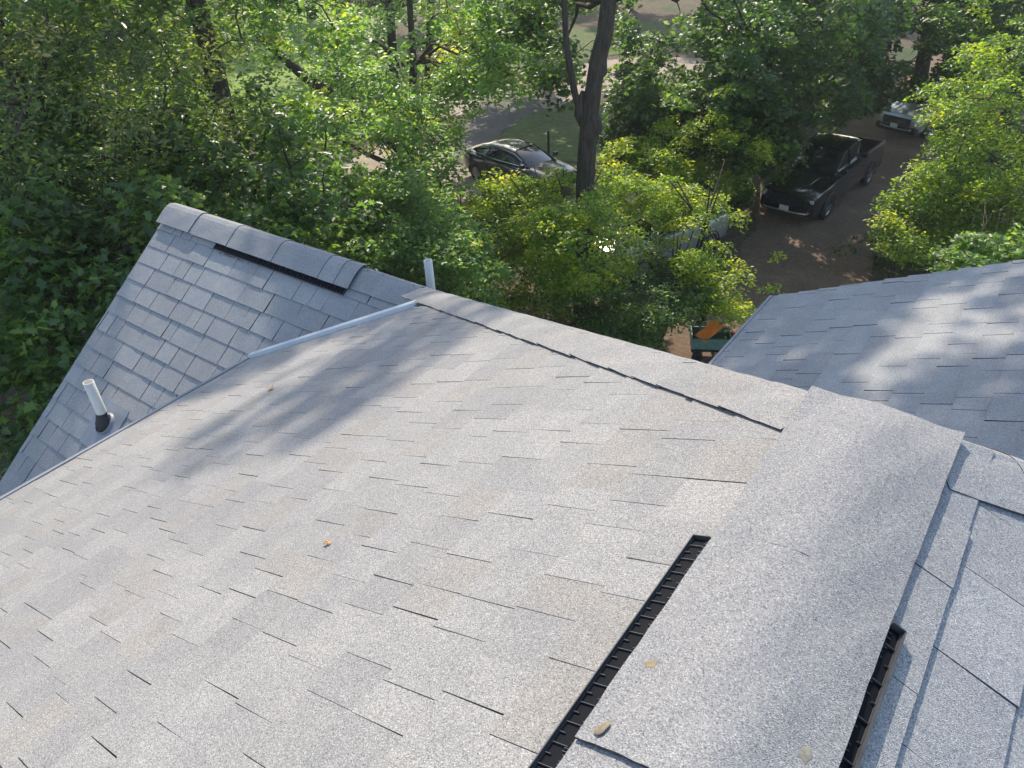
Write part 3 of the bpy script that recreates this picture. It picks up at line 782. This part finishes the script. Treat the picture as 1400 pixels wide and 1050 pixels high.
m = MB(); m.box(-.40, .34, -.15, .15, -.012, .012); o = m.build('orange_board', CO); o.location = c + Vector((-.02, .02, .715)); o.rotation_euler = (R(16), R(-12), R(75)); tag(o, 'orange board lying across the green garden cart', 'board')
m = MB(); m.lathe([(.001, 0), (.17, 0), (.21, .36), (.225, .37), (.225, .39), (.20, .39), (.16, .03), (.001, .03)], 22); o = m.build('bucket', CRD); o.location = gp(996, 478); tag(o, 'red bucket on the ground between the garden cart and the right roof', 'bucket')
m = MB(); m.lathe([(.001, 1.12), (.045, 1.11), (.05, 1.08), (.05, 0.0)], 12); m.lathe([(.056, .86), (.056, .92)], 12); o = m.build('bollard', TRIMB); o.location = gp(750, 216); tag(o, 'short black post on the grass behind the dark car', 'post')
m = MB(); m.tube([(0,0,0), (0,0,1.3)], .012, 6); o = m.build('marker_stake', TRIMB); o.location = gp(895, 268); tag(o, 'thin stake with a red reflector in the bushes right of the trunk', 'marker')
m = MB(); m.lathe([(.001, -.014), (.10, -.012), (.11, 0), (.10, .012), (.001, .014)], 16, Matrix.Translation((0, 0, 1.3)) @ Matrix.Rotation(R(90), 4, 'X')); m.build('reflector', plain('red reflector', (.65, .04, .03), .3), o)
# weathered rail fence glimpsed through the ash
root = empty('rail_fence', gp(100, 160)); tag(root, 'weathered grey rail fence glimpsed between the leaves at the upper left', 'fence'); WD = plain('weathered wood', (.26, .235, .21), .9, var=.3, scale=14)
d = (gp(150, 158) - gp(50, 158)); d.z = 0; an = math.atan2(d.y, d.x); L = 7.0
for k in range(-1, 2):
    m = MB(); m.box(-.07, .07, -.07, .07, 0, 1.25, M=Matrix.Rotation(an, 4, 'Z') @ Matrix.Translation((k*L/2, 0, 0))); m.build('fence_post', WD, root)
for z in (.45, .95):
    m = MB(); m.box(-L/2, L/2, -.10, -.07, z, z+.16, M=Matrix.Rotation(an, 4, 'Z')); m.build('rail', WD, root)

# ================================================================== FOLIAGE
def leaf_template(kind):
    if kind == 'maple':
        h = [(.0, 0), (.30, -.10), (.17, .16), (.52, .36), (.24, .46), (.26, .66), (0, 1.0)]
    elif kind == 'long':
        h = [(0, 0), (.13, .25), (.15, .6), (0, 1)]
    else:
        h = [(0, 0), (.25, .3), (.2, .68), (0, 1)]
    n = len(h)
    fold = .28
    V = [(x, y, fold*abs(x) - .10*y*y) for x, y in h] + [(-x, y, fold*abs(x) - .10*y*y) for x, y in h[1:-1]]
    right = list(range(n)); left = [0] + [n+i for i in range(n-2)] + [n-1]
    return np.array(V, float), [right, left[::-1]]

def leaves_mesh(name, pos, nrm, size, tint, kind, mat, parent, az=None):
    """every leaf is a folded blade; pos (N,3), nrm (N,3)"""
    T, F = leaf_template(kind); N = len(pos); k = len(T)
    a = NP.uniform(0, 2*np.pi, N) if az is None else az
    nrm = nrm / np.linalg.norm(nrm, axis=1, keepdims=True)
    ref = np.stack([np.cos(a), np.sin(a), np.zeros(N)], 1)
    t = ref - nrm * (ref*nrm).sum(1, keepdims=True); t /= np.linalg.norm(t, axis=1, keepdims=True) + 1e-9
    b = np.cross(t, nrm)
    V = pos[:, None, :] + size[:, None, None]*(T[None, :, 0, None]*b[:, None, :] + T[None, :, 1, None]*t[:, None, :] + T[None, :, 2, None]*nrm[:, None, :])
    me = bpy.data.meshes.new(name)
    V = V.reshape(-1, 3).astype(np.float32)
    fl = np.concatenate([np.array(f) for f in F]); lens = np.array([len(f) for f in F])
    loops = (fl[None, :] + (np.arange(N)*k)[:, None]).reshape(-1).astype(np.int32)
    tot = np.tile(lens, N).astype(np.int32); st = np.concatenate([[0], np.cumsum(tot)[:-1]]).astype(np.int32)
    me.vertices.add(len(V)); me.vertices.foreach_set('co', V.ravel())
    me.loops.add(len(loops)); me.loops.foreach_set('vertex_index', loops)
    me.polygons.add(len(tot)); me.polygons.foreach_set('loop_start', st); me.polygons.foreach_set('loop_total', tot)
    at_ = me.attributes.new('tint', 'FLOAT', 'FACE'); at_.data.foreach_set('value', np.repeat(tint, len(F)).astype(np.float32))
    me.update(calc_edges=True); me.materials.append(mat)
    o = bpy.data.objects.new(name, me); COL.objects.link(o); o.parent = parent
    return o

# tracts of air the photograph looks through (world-space keep-outs: a point on the ground and a radius round the sight line)
def clear_mask(C, clears):
    keep = np.ones(len(C), bool)
    q = C @ CR.T; u = 700 + FPX*q[:, 0]/q[:, 2]; v = 525 + FPX*q[:, 1]/q[:, 2]
    for (x0, y0, x1, y1, p) in clears:
        ins = (u > x0) & (u < x1) & (v > y0) & (v < y1) & (q[:, 2] > 0) & (NP.random(len(C)) < p)
        keep &= ~ins
    return keep

LEAF = {  # greens lightened to imitate the pale veil of lens flare
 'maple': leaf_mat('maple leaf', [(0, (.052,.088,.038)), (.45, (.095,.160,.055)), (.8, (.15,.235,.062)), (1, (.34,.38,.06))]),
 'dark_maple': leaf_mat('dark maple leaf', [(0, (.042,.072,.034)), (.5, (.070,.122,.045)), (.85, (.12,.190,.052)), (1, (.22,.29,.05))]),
 'elder': leaf_mat('box elder leaf', [(0, (.075,.125,.050)), (.5, (.135,.220,.078)), (.85, (.21,.300,.095)), (1, (.42,.40,.08))]),
 'yellow': leaf_mat('yellow green leaf', [(0, (.062,.104,.032)), (.42, (.135,.210,.042)), (.8, (.26,.32,.045)), (1, (.45,.42,.05))], trans=.48, tboost=1.25),
 'seedy': leaf_mat('ash leaf and keys', [(0, (.060,.085,.042)), (.5, (.105,.150,.055)), (.8, (.20,.205,.09)), (1, (.36,.29,.16))]),
 'far': leaf_mat('distant foliage', [(0, (.06,.10,.035)), (.5, (.12,.19,.045)), (1, (.27,.32,.06))]),
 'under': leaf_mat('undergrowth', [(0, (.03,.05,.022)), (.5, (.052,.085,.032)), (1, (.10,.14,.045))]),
}
BARK = bark_mat('grey brown bark', (.032,.025,.020), (.115,.088,.066))
BARK2 = bark_mat('dark bark', (.02,.017,.015), (.07,.058,.048))

TREES = []
def tree(name, label, cat, base, top, r0, ells, nclump, per, lsize, kind, lmat, seed, clears=(), group=None, crad=(.35, .75), limbs=9,
         trunk_pts=None, bark=BARK, hang=0.0, flat=.38, extra_limbs=(), keepout=None, tshift=0.0, twigr=.012, shell=.35, taper=.8, lo=0):
    """ells: list of (centre, (rx,ry,rz), weight). base/top: trunk ends"""
    r_ = np.random.default_rng(seed); rr = random.Random(seed)
    base = Vector(base); top = Vector(top)
    root = empty(name, base); tag(root, label, cat, group)
    bx = np.array(base)
    # clump centres inside the ellipsoids, more of them toward the outside
    ws = np.array([e[2] for e in ells], float); ws /= ws.sum(); C = []
    for e, w_ in zip(ells, ws):
        n = int(round(nclump*w_)); d = r_.normal(size=(n, 3)); d /= np.linalg.norm(d, axis=1, keepdims=True)
        rad = r_.uniform(shell, 1, n)**.6
        C.append(np.array(e[0])[None] + d*rad[:, None]*np.array(e[1])[None])
    C = np.concatenate(C)
    lob = np.sin(C[:, 0]*1.3+seed)*np.sin(C[:, 1]*1.1+seed*2)*np.sin(C[:, 2]*1.7+seed*3)      # uneven outline, open gaps
    C = C[lob > -.28]
    C = C[clear_mask(C, clears)]
    C = C[C[:, 2] > G + .35]
    # nothing grows through the roofs or too near the camera
    inh = (C[:, 0] > -6.6) & (C[:, 1] < 6.0) & (C[:, 0] < 6.5) ; C = C[~inh]
    # keep the sun lane to the bright roof slope open
    Sv = np.array(SUN)
    def lane(P0, x):
        t = ((x - P0) @ Sv); return np.linalg.norm(x - P0 - t[:, None]*Sv[None], axis=1), t
    keep = np.ones(len(C), bool)
    for P0, rad, *tm in LANES:
        d, t = lane(np.array(P0), C); keep &= ~((d < rad) & (t > (tm[0] if tm else 0)) & (r_.random(len(C)) < LANEP))
    C = C[keep]
    # wood
    wood = MB()
    if trunk_pts is None:
        L = (top-base); trunk_pts = [base + L*(i/6) + Vector((rr.uniform(-.12, .12), rr.uniform(-.12, .12), 0))*min(1, i) for i in range(7)]
    n = len(trunk_pts); radii = [r0*(1-taper*(i/(n-1))) * (1.25 if i == 0 else 1) for i in range(n)]
    if hasattr(extra_limbs, 'get') : pass
    wood.tube([Vector(p)-base for p in trunk_pts], radii, 10, lump=.14)
    limb_pts = [(Vector(p), radii[i]) for i, p in enumerate(trunk_pts)]
    if len(C):
        idx = r_.permutation(len(C))[:limbs]
        for i in idx:
            tgt = Vector(C[i]); 
            cand = [(p, r) for p, r in limb_pts[lo:n] if p.z < tgt.z + .5] or limb_pts[lo:lo+2]
            p0, rad = min(cand, key=lambda a: (a[0]-tgt).length*1.0 + rr.random())
            rad = min(rad*.5, .13); pts = []; m_ = 6
            for k in range(m_+1):
                f = k/m_; q_ = p0.lerp(tgt, f); q_.z += math.sin(f*math.pi)*.25*(tgt-p0).length*.35
                q_ += Vector((rr.uniform(-1, 1), rr.uniform(-1, 1), rr.uniform(-1, 1)))*.09*(tgt-p0).length*math.sin(f*math.pi)*.6
                pts.append(q_)
            rads = [rad*(1-.85*k/m_) for k in range(m_+1)]
            wood.tube([p-base for p in pts], rads, 6, lump=.1)
            limb_pts += list(zip(pts[1:], rads[1:]))
        LP = np.array([list(p) for p, _ in limb_pts]); left = C.copy()
        order = []
        dmin = np.linalg.norm(left[:, None, :] - LP[None], axis=2); par = dmin.argmin(1); dm = dmin.min(1); node = LP.copy(); alive = np.ones(len(left), bool)
        for _ in range(len(left)):
            k = int(np.argmin(np.where(alive, dm, 1e9))); alive[k] = False
            if dm[k] < 3.0:
                a = Vector(node[par[k]]); b = Vector(left[k]); L_ = dm[k]
                m1 = a.lerp(b, .35) + Vector((rr.uniform(-.12,.12), rr.uniform(-.12,.12), .10))*L_; m2 = a.lerp(b, .7) + Vector((rr.uniform(-.1,.1), rr.uniform(-.1,.1), .10))*L_
                wood.tube([a-base, m1-base, m2-base, b-base], [twigr*1.5, twigr*1.2, twigr*.8, twigr*.4], 4, cap=False)
            node = np.vstack([node, left[k]]); d2 = np.linalg.norm(left - left[k], axis=1) * 1.15; upd = alive & (d2 < dm)
            dm[upd] = d2[upd]; par[upd] = len(node)-1
    for pts, rads in extra_limbs:
        wood.tube([Vector(p)-base for p in pts], rads, 9, lump=.12)
    wood.build('trunk', bark, root)
    # leaves
    if len(C):
        rc = r_.uniform(crad[0], crad[1], len(C)); cnt = np.maximum(6, (per*(rc/np.mean(crad))**2).astype(int)); own = np.repeat(np.arange(len(C)), cnt); N = len(own)
        d = r_.normal(size=(N, 3)); d /= np.linalg.norm(d, axis=1, keepdims=True); rad = r_.random(N)**.45
        off = d*rad[:, None]*rc[own][:, None]; off[:, 2] *= flat; rxy = np.linalg.norm(off[:, :2], axis=1)
        off[:, 2] -= .35*rxy**2/np.maximum(rc[own], .1) + hang*r_.random(N)*rc[own]
        tilt = r_.normal(size=(len(C), 3))*.16; off[:, 2] += (off[:, :2]*tilt[own][:, :2]).sum(1)*1.6
        pos = C[own] + off - bx[None]
        nr = r_.normal(size=(N, 3))*.55 + np.array([0, 0, 1.0])[None] + off*.35/np.maximum(rc[own], .1)[:, None]
        if hang: nr[:, 2] *= (1-hang*.8); 
        size = lsize*r_.uniform(.65, 1.25, N)
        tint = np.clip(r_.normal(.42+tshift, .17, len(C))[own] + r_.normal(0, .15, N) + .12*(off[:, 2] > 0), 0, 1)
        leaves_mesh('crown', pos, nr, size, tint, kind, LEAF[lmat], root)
    TREES.append(root)
    return root

def ell(px, py, z, rx, ry, rz, w_): return (tuple(at(px, py, z)), (rx, ry, rz), w_)
def xy(v, z): return Vector((v[0], v[1], z))
LANEP = .94
LANES = [((-1.0, .7, -1.35), 1.15), ((-.3, .2, -1.0), 1.7), ((-2.8, .0, -2.0), 1.25), ((-.5, 1.15, -1.1), .7), ((-1.7, 1.9, -1.6), .45), ((-2.9, 1.7, -2.1), .35), ((.6, .7, -1.2), 1.0),
         ((-.1, 4.1, -2.15), .5), ((-4.6, 1.9, -2.9), .45), ((-4.0, 2.5, -2.5), .35), ((-5.0, 1.5, -3.2), .25)]
for q_, r_l in (((1190, 238), .9), ((1085, 335), .6), ((1160, 330), .35), ((930, 480), 1.0), ((1000, 470), .8), ((1120, 360), .4)): LANES.append((tuple(gp(*q_)), r_l))
for q_, r_l in (((950, 310, 18.3), 1.5), ((1000, 370, 18), .9), ((560, 240, 17.5), 1.5), ((600, 100, 19), 1.3), ((240, 330, 12), 1.3), ((1360, 190, 17), 1.6), ((1300, 270, 17.5), 1.0), ((700, 300, 19.5), 1.2), ((960, 215, 22), 1.0)): LANES.append((tuple(at(*q_)), r_l, 2.6))

# sight lines the photograph leaves open (driveway, cars, path, lawn)
VIEW = [(655, 200, 745, 242, .95), (745, 215, 780, 246, .15), (640, 160, 715, 205, .85), (695, 160, 765, 200, .7), (700, 118, 790, 145, .25),
        (1030, 228, 1215, 300, .99), (1085, 176, 1215, 230, .96), (1070, 295, 1200, 360, .93), (1180, 190, 1250, 270, .9), (1205, 125, 1275, 190, .9),
        (350, 35, 425, 150, .75), (485, 195, 550, 225, .7), (895, 440, 1012, 500, .97), (785, 30, 822, 262, .985), (868, 305, 925, 340, .45), (980,274,1008,292,.5),
        (1015, 345, 1110, 430, .85)]

tp = at(285, 60, 13.5)
tree('maple_tree', 'large maple beyond the left roof corner, its leaves hanging over the rake', 'tree', xy(tp, G), xy(tp, 5), .30,
     [ell(150, 400, 11.5, 2.4, 2.4, 2.4, 2.2), ell(60, 560, 10, 1.4, 1.4, 1.8, .9), ell(300, 250, 13.5, 3.0, 2.6, 2.2, 2), ((tp.x, tp.y, .5), (3.6, 3.6, 4.6), 2.0), ((-12.9, 11.6, 6.8), (3.0, 3.0, 2.4), 1.15), ((-10.6, 10.8, 9.3), (.9, .8, .6), .11), ((-9.9, 11.2, 9.5), (.5, .5, .4), .04), ell(60,250,12,2.4,2.4,2.2,1.5)],  # the highest masses are out of view, added to shade the roof slopes
     760, 95, .135, 'maple', 'maple', 3, VIEW, limbs=16, tshift=-.08)
tp = at(40, 160, 12)
tree('ash_tree', 'ash with drooping brownish seed clusters in the top left corner', 'tree', xy(tp, G), xy(tp, 3.5), .24,
     [ell(60, 150, 10.5, 2.0, 2.0, 2.0, 1.2), ell(170, 60, 12, 2.2, 2.2, 2.0, 1.2), ((tp.x, tp.y, 1.5), (3, 3, 3), .8)],
     330, 120, .105, 'long', 'seedy', 5, VIEW, limbs=12, hang=.5)
tp = gp(575, 330); tp = Vector((tp.x, tp.y, G))
tree('box_elder_tree', 'pale green box elder in front of the gravel road, left of the dark car', 'tree', tp, tp + Vector((.6, .4, 11)), .17,
     [ell(600, 90, 19, 2.6, 2.6, 3.0, 2.4), ell(520, 250, 18, 2.4, 2.2, 2.2, 1.8), ell(560, 320, 17, 1.7, 1.6, 1.5, 1), ell(430, 90, 20, 2.4, 2.2, 2.6, 1.3), ell(640,20,19,2.4,2.4,3,1), ell(655,105,20,1.3,1.3,.8,.5)],
     520, 88, .15, 'oval', 'elder', 8, VIEW, limbs=16, tshift=.1)
tp = gp(556, 243)
fork = [(tp+Vector((0,0,1.2)), .22), ]
tree('forked_tree', 'dark multi stemmed tree rising from the pale gravel road edge', 'tree', tp, tp + Vector((.3, .1, 12)), .24,
     [ell(560, 60, 28, 3.6, 3.4, 3.6, 2), ell(480, 120, 29, 2.6, 2.6, 2.4, 1)], 300, 65, .17, 'oval', 'elder', 12, VIEW, limbs=10, bark=BARK2,
     extra_limbs=[([tp+Vector((0,0,.8)), tp+Vector((.9,.7,3)), tp+Vector((1.2,1.0,6)), tp+Vector((1.6,1.2,10))], [.2,.16,.12,.07]),
                  ([tp+Vector((0,0,.9)), tp+Vector((-1.3,-.5,2.2)), tp+Vector((-2.6,-.9,4.5))], [.15,.12,.06]),
                  ([tp+Vector((0,0,1.6)), at(512, 172, 28), at(468, 140, 27), at(415, 103, 26.5), at(355, 50, 26.5), at(320, 5, 27)], [.22,.20,.19,.18,.13,.07])])
# the big straight trunk
tb = gp(797, 448); tb = Vector((tb.x, tb.y, G))
Z = lambda px, py: None
def above(px, py, b):       # point of the vertical plane through the trunk seen at this pixel
    r = Vector(ray(px, py)); k = math.hypot(b.x, b.y)/math.hypot(r.x, r.y); return r*k
tpts = [tb] + [above(x, y, tb) for x, y in ((799, 370), (800, 300), (800, 250), (803, 200), (806, 160), (811, 120), (818, 80), (827, 45), (832, 0), (838, -60), (840, -140), (842, -260))]
RT = Vector(CR[0]); knots = []
for (x, y, dx, s_) in ((817, 170, .15, .16), (813, 182, .12, .13), (828, 90, .16, .18), (800, 232, .16, .12), (797, 150, -.12, .13)):
    c = above(x, y, tb) ; c = above(800 + (x-800)*.4, y, tb) + RT*dx*.8; knots.append(([c-RT*dx*.5+Vector((0, 0, -.42)), c+Vector((0, 0, -.12)), c+Vector((0, 0, .08)), c-RT*dx*.5+Vector((0, 0, .4))], [.04, s_, s_*.95, .04]))
lf = [above(797, 160, tb), above(786, 128, tb), above(780, 95, tb), above(774, 60, tb), above(772, 10, tb), above(760, -60, tb)]
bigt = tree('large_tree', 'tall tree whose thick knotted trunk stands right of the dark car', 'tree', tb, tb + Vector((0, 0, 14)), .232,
     [ell(860, -170, 17, 4.0, 3.6, 4.0, 1.5), ((tb.x, tb.y, 3.5), (4.5, 4.5, 3.0), 1.5), ell(740, 60, 19.5, 1.7, 1.7, 1.2, .7), ell(950, 60, 20, 2.2, 2.0, 1.8, 1.2), ell(700, 30, 22, 2.4, 2.2, 1.5, .9), ell(870, 50, 21, 2.0, 2.0, 1.6, 1.2), ((-8.6, 13.6, 7.4), (3.8, 3.8, 2.6), 2.6), ((-5.9, 12.2, 6.8), (3.0, 2.6, 1.9), 1.1)],  # last two masses sit above the view, added to shade the wing roof
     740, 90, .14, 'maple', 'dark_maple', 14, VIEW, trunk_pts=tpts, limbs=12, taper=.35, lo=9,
     extra_limbs=[(lf, [.085, .08, .075, .07, .06, .05])] + knots)
tp = gp(1010, 210)
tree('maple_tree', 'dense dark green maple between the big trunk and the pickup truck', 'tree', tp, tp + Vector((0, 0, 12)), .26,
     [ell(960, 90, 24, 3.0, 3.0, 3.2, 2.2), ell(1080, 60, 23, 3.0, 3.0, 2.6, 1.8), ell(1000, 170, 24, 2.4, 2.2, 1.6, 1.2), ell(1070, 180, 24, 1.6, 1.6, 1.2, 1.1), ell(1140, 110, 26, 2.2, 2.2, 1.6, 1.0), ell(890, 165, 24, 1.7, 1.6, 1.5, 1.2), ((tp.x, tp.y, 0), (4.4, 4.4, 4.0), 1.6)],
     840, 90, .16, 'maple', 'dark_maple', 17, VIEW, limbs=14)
tp = gp(1390, 330)
tree('honey_locust_tree', 'yellow green fine leaved tree along the right edge beside the driveway', 'tree', tp, tp + Vector((.3, .2, 13)), .22,
     [ell(1370, 180, 17.5, 2.2, 2.2, 2.2, 2), ell(1300, 250, 18, 1.5, 1.5, 1.3, 1.2), ell(1390, 60, 18, 2.6, 2.6, 2.6, 1.5), ell(1260, 300, 18, 1.2, 1.2, 1.0, .7), ell(1380, 290, 16.5, 1.3, 1.3, 1.0, .8)],
     430, 125, .10, 'oval', 'yellow', 19, VIEW, limbs=14, crad=(.3, .6), tshift=.06)
tp = gp(1330, 120)
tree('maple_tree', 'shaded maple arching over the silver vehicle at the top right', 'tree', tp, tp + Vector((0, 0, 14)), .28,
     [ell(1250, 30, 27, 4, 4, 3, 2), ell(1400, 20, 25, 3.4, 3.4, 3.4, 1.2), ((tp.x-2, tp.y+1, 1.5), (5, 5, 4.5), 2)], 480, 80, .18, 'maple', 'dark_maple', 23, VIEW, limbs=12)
# shrubs and saplings along the driveway
def shrub(label, px, py, h, ells, ncl, per, ls, kind, mat_, seed, ts=0.0, crad=(.25, .5), group='shrubs and saplings beside the driveway'):
    b = gp(px, py); rs = random.Random(seed)
    stems = [([b+Vector((rs.uniform(-.1,.1), rs.uniform(-.1,.1), 0)), b+Vector((rs.uniform(-.5,.5), rs.uniform(-.5,.5), h*.5)), b+Vector((rs.uniform(-1.,1.), rs.uniform(-1.,1.), h*.95))], [.05, .035, .012]) for _ in range(4)]
    return tree('shrub', label, 'shrub', b, b + Vector((rs.uniform(-.3,.3), rs.uniform(-.3,.3), h)), .06, ells, ncl, per, ls, kind, mat_, seed, VIEW, limbs=8, extra_limbs=stems, crad=crad, tshift=ts, group=group, twigr=.008)
shrub('bright yellow green sapling covering the silver car', 960, 440, 4.2, [ell(965, 320, 18.3, 1.6, 1.5, 1.1, 2), ell(860, 290, 19, 1.6, 1.6, 1.2, 1.6), ell(1000, 380, 18.0, 1.3, 1.3, .9, 1)], 260, 115, .095, 'oval', 'yellow', 31, .18)
shrub('green bush at the foot of the thick trunk', 760, 420, 4, [ell(720, 290, 20, 2.0, 1.8, 1.2, 2), ell(720, 360, 19, 1.8, 1.6, 1.2, 1.6), ell(800, 330, 16.5, 1.5, 1.2, 1.1, 1.3), ell(740, 272, 20.5, 1.6, 1.4, .7, 1.1), ell(850, 268, 20.5, 1.4, 1.3, .8, .9), ell(640, 330, 19.5, 1.6, 1.6, 1.3, 1)], 440, 100, .105, 'oval', 'yellow', 32, .10)
shrub('shaded dark green bush just above the roof line beside the driveway', 900, 470, 3, [ell(890, 420, 18, 1.5, 1.5, .8, 2), ell(790, 400, 18.5, 1.4, 1.3, .9, 1.2)], 200, 95, .10, 'oval', 'maple', 33, -.1)
shrub('tall yellow green bush left of the pickup truck', 960, 290, 4.2, [ell(960, 210, 22.5, 1.9, 1.9, 1.2, 2), ell(880, 240, 22, 1.6, 1.6, 1.1, 1.2)], 200, 110, .11, 'oval', 'yellow', 34, .16)
shrub('leafy bush behind the pipe on the far ridge', 600, 420, 5, [ell(500, 320, 16, 1.6, 1.6, 1.6, 1.5), ell(620, 380, 16, 1.3, 1.3, 1.2, 1)], 180, 100, .11, 'oval', 'elder', 35, .0)
shrub('low dark shrub in the shade right of the driveway', 1200, 370, 1.8, [ell(1190, 350, 22, 1.3, 1.3, .6, 1)], 70, 80, .10, 'oval', 'under', 36, 0)
shrub('dark undergrowth shrub between the driveway and the right roof', 1290, 340, 2.4, [ell(1290, 335, 21, 2.2, 1.6, .7, 1)], 110, 85, .10, 'oval', 'under', 37, 0)
shrub('leafy sprig poking above the edge of the right roof', 1360, 380, 4.6, [ell(1350, 352, 14, .75, .75, .4, 1)], 36, 85, .10, 'maple', 'maple', 38, .05)
shrub('dark shrub behind the left gable ridge', 330, 330, 4.5, [ell(380, 290, 19, 2.2, 2.2, 1.8, 1)], 140, 90, .13, 'maple', 'maple', 39, -.1)
shrub('shaded shrub beside the pickup truck bonnet', 1010, 270, 2.6, [ell(1000, 235, 26, 1.8, 1.8, 1.1, 1)], 110, 90, .12, 'oval', 'maple', 40, 0)
# far trees: a few kinds, copied
protos = []
for i, (lm, ls, kd) in enumerate((('far', .26, 'oval'), ('dark_maple', .26, 'oval'), ('elder', .25, 'oval'))):
    keepL = LANES; LANES = []
    t_ = tree('far_tree', 'x', 'tree', (0, 300+20*i, G), (0, 300+20*i, G+13), .26, [((0, 300+20*i, G+8.5), (4.2, 4.0, 5.4), 2), ((1.5, 299+20*i, G+4.6), (3.0, 3.0, 2.6), .8)], 230, 90, ls, kd, lm, 50+i, (), group='trees in the wood behind the drive and lawns', crad=(.5, 1.05), limbs=9, bark=BARK2)
    LANES = keepL; protos.append(t_)
spots = [(-100, 70, 62, 0), (60, 60, 44, 1), (190, 30, 50, 2), (300, 8, 66, 0), (420, -12, 70, 1), (520, -5, 62, 2), (640, 2, 72, 0), (760, 0, 74, 2), (860, 22, 66, 1), (745, 62, 43, 0), (960, 28, 58, 0), (1060, 30, 50, 1),
         (1160, 40, 46, 2), (1270, 62, 42, 1), (1400, 90, 38, 0), (110, 190, 26, 1), (225, 170, 33, 0), (0, 330, 21, 1), (1480, 40, 52, 1), (690, -20, 92, 1), (350, -25, 90, 2), (850, -10, 90, 0), (1150, 0, 70, 0), (1330, 0, 66, 2), (150, 0, 74, 1),
         (-60, 200, 32, 2), (-120, 420, 20, 1), (1010, 0, 84, 1), (470, 60, 52, 0), (1075, 100, 38, 1), (250, 110, 40, 1)]
names = {0: 'mid green', 1: 'dark green', 2: 'pale green'}
used = [False]*3
LABS = ['leftmost mid green far tree outside the lawn', 'dark far tree behind the ash at the upper left', 'pale far tree left of the sunny lawn', 'mid green far tree standing at the back of the sunny lawn',
 'dark far tree behind the sunny lawn, right of centre of it', 'pale far tree above the forked tree', 'mid green far tree at the top centre, above the box elder', 'pale far tree above the path, left of the thick trunk', 'dark far tree right of the thick trunk top',
 'mid green tree beyond the far road, left of the thick trunk top', 'mid green far tree above the far road at its right end', 'dark far tree behind the dense maple', 'pale far tree above the pickup truck', 'dark far tree left of the silver vehicle roof', 'mid green far tree behind the honey locust on the right',
 'dark tree low behind the ash on the left', 'mid green tree between the ash and the lawn', 'dark tree low at the left edge of the photo', 'dark far tree at the top right corner', 'dark tree furthest off at the top centre', 'pale tree furthest off at the top left of centre',
 'mid green tree furthest off right of the thick trunk', 'mid green far tree high above the pickup truck', 'pale far tree high at the right', 'dark far tree high at the upper left', 'pale tree beyond the left edge', 'dark tree beyond the lower left edge',
 'dark tree furthest off above the dense maple', 'mid green tree at the near edge of the sunny lawn', 'dark tree at the back end of the driveway, left of the silver vehicle', 'dark tree beside the lawn behind the left maple']
for i, (px, py, z, k) in enumerate(spots):
    r = Vector(ray(px, py)); hd = Vector((r.x, r.y, 0)).normalized(); g = hd * z
    src = protos[k]
    o = src if not used[k] else copy_tree(src); used[k] = True
    o.location = (g.x, g.y, G); s_ = rnd.uniform(.85, 1.25); o.scale = (s_, s_, s_*rnd.uniform(.9, 1.1)); o.rotation_euler.z = rnd.uniform(0, 6.28)
    o['label'] = LABS[i]

# ================================================================== LENS FLARE VEIL
m = MB(); m.box(-150, 90, -60, 150, G-1, 45)  # scattering volume added to imitate the veil of lens flare over the trees
vm = bpy.data.materials.new('flare veil'); vm.use_nodes = True; vn = vm.node_tree
for n_ in list(vn.nodes):
    if n_.type == 'BSDF_PRINCIPLED': vn.nodes.remove(n_)
vo = [n_ for n_ in vn.nodes if n_.type == 'OUTPUT_MATERIAL'][0]
pv = vn.nodes.new('ShaderNodeVolumePrincipled'); pv.inputs['Color'].default_value = (.93, .95, .92, 1); pv.inputs['Density'].default_value = .0010; pv.inputs['Anisotropy'].default_value = .35
vn.links.new(pv.outputs[0], vo.inputs['Volume'])
tag(m.build('flare_veil', vm), kind='stuff')
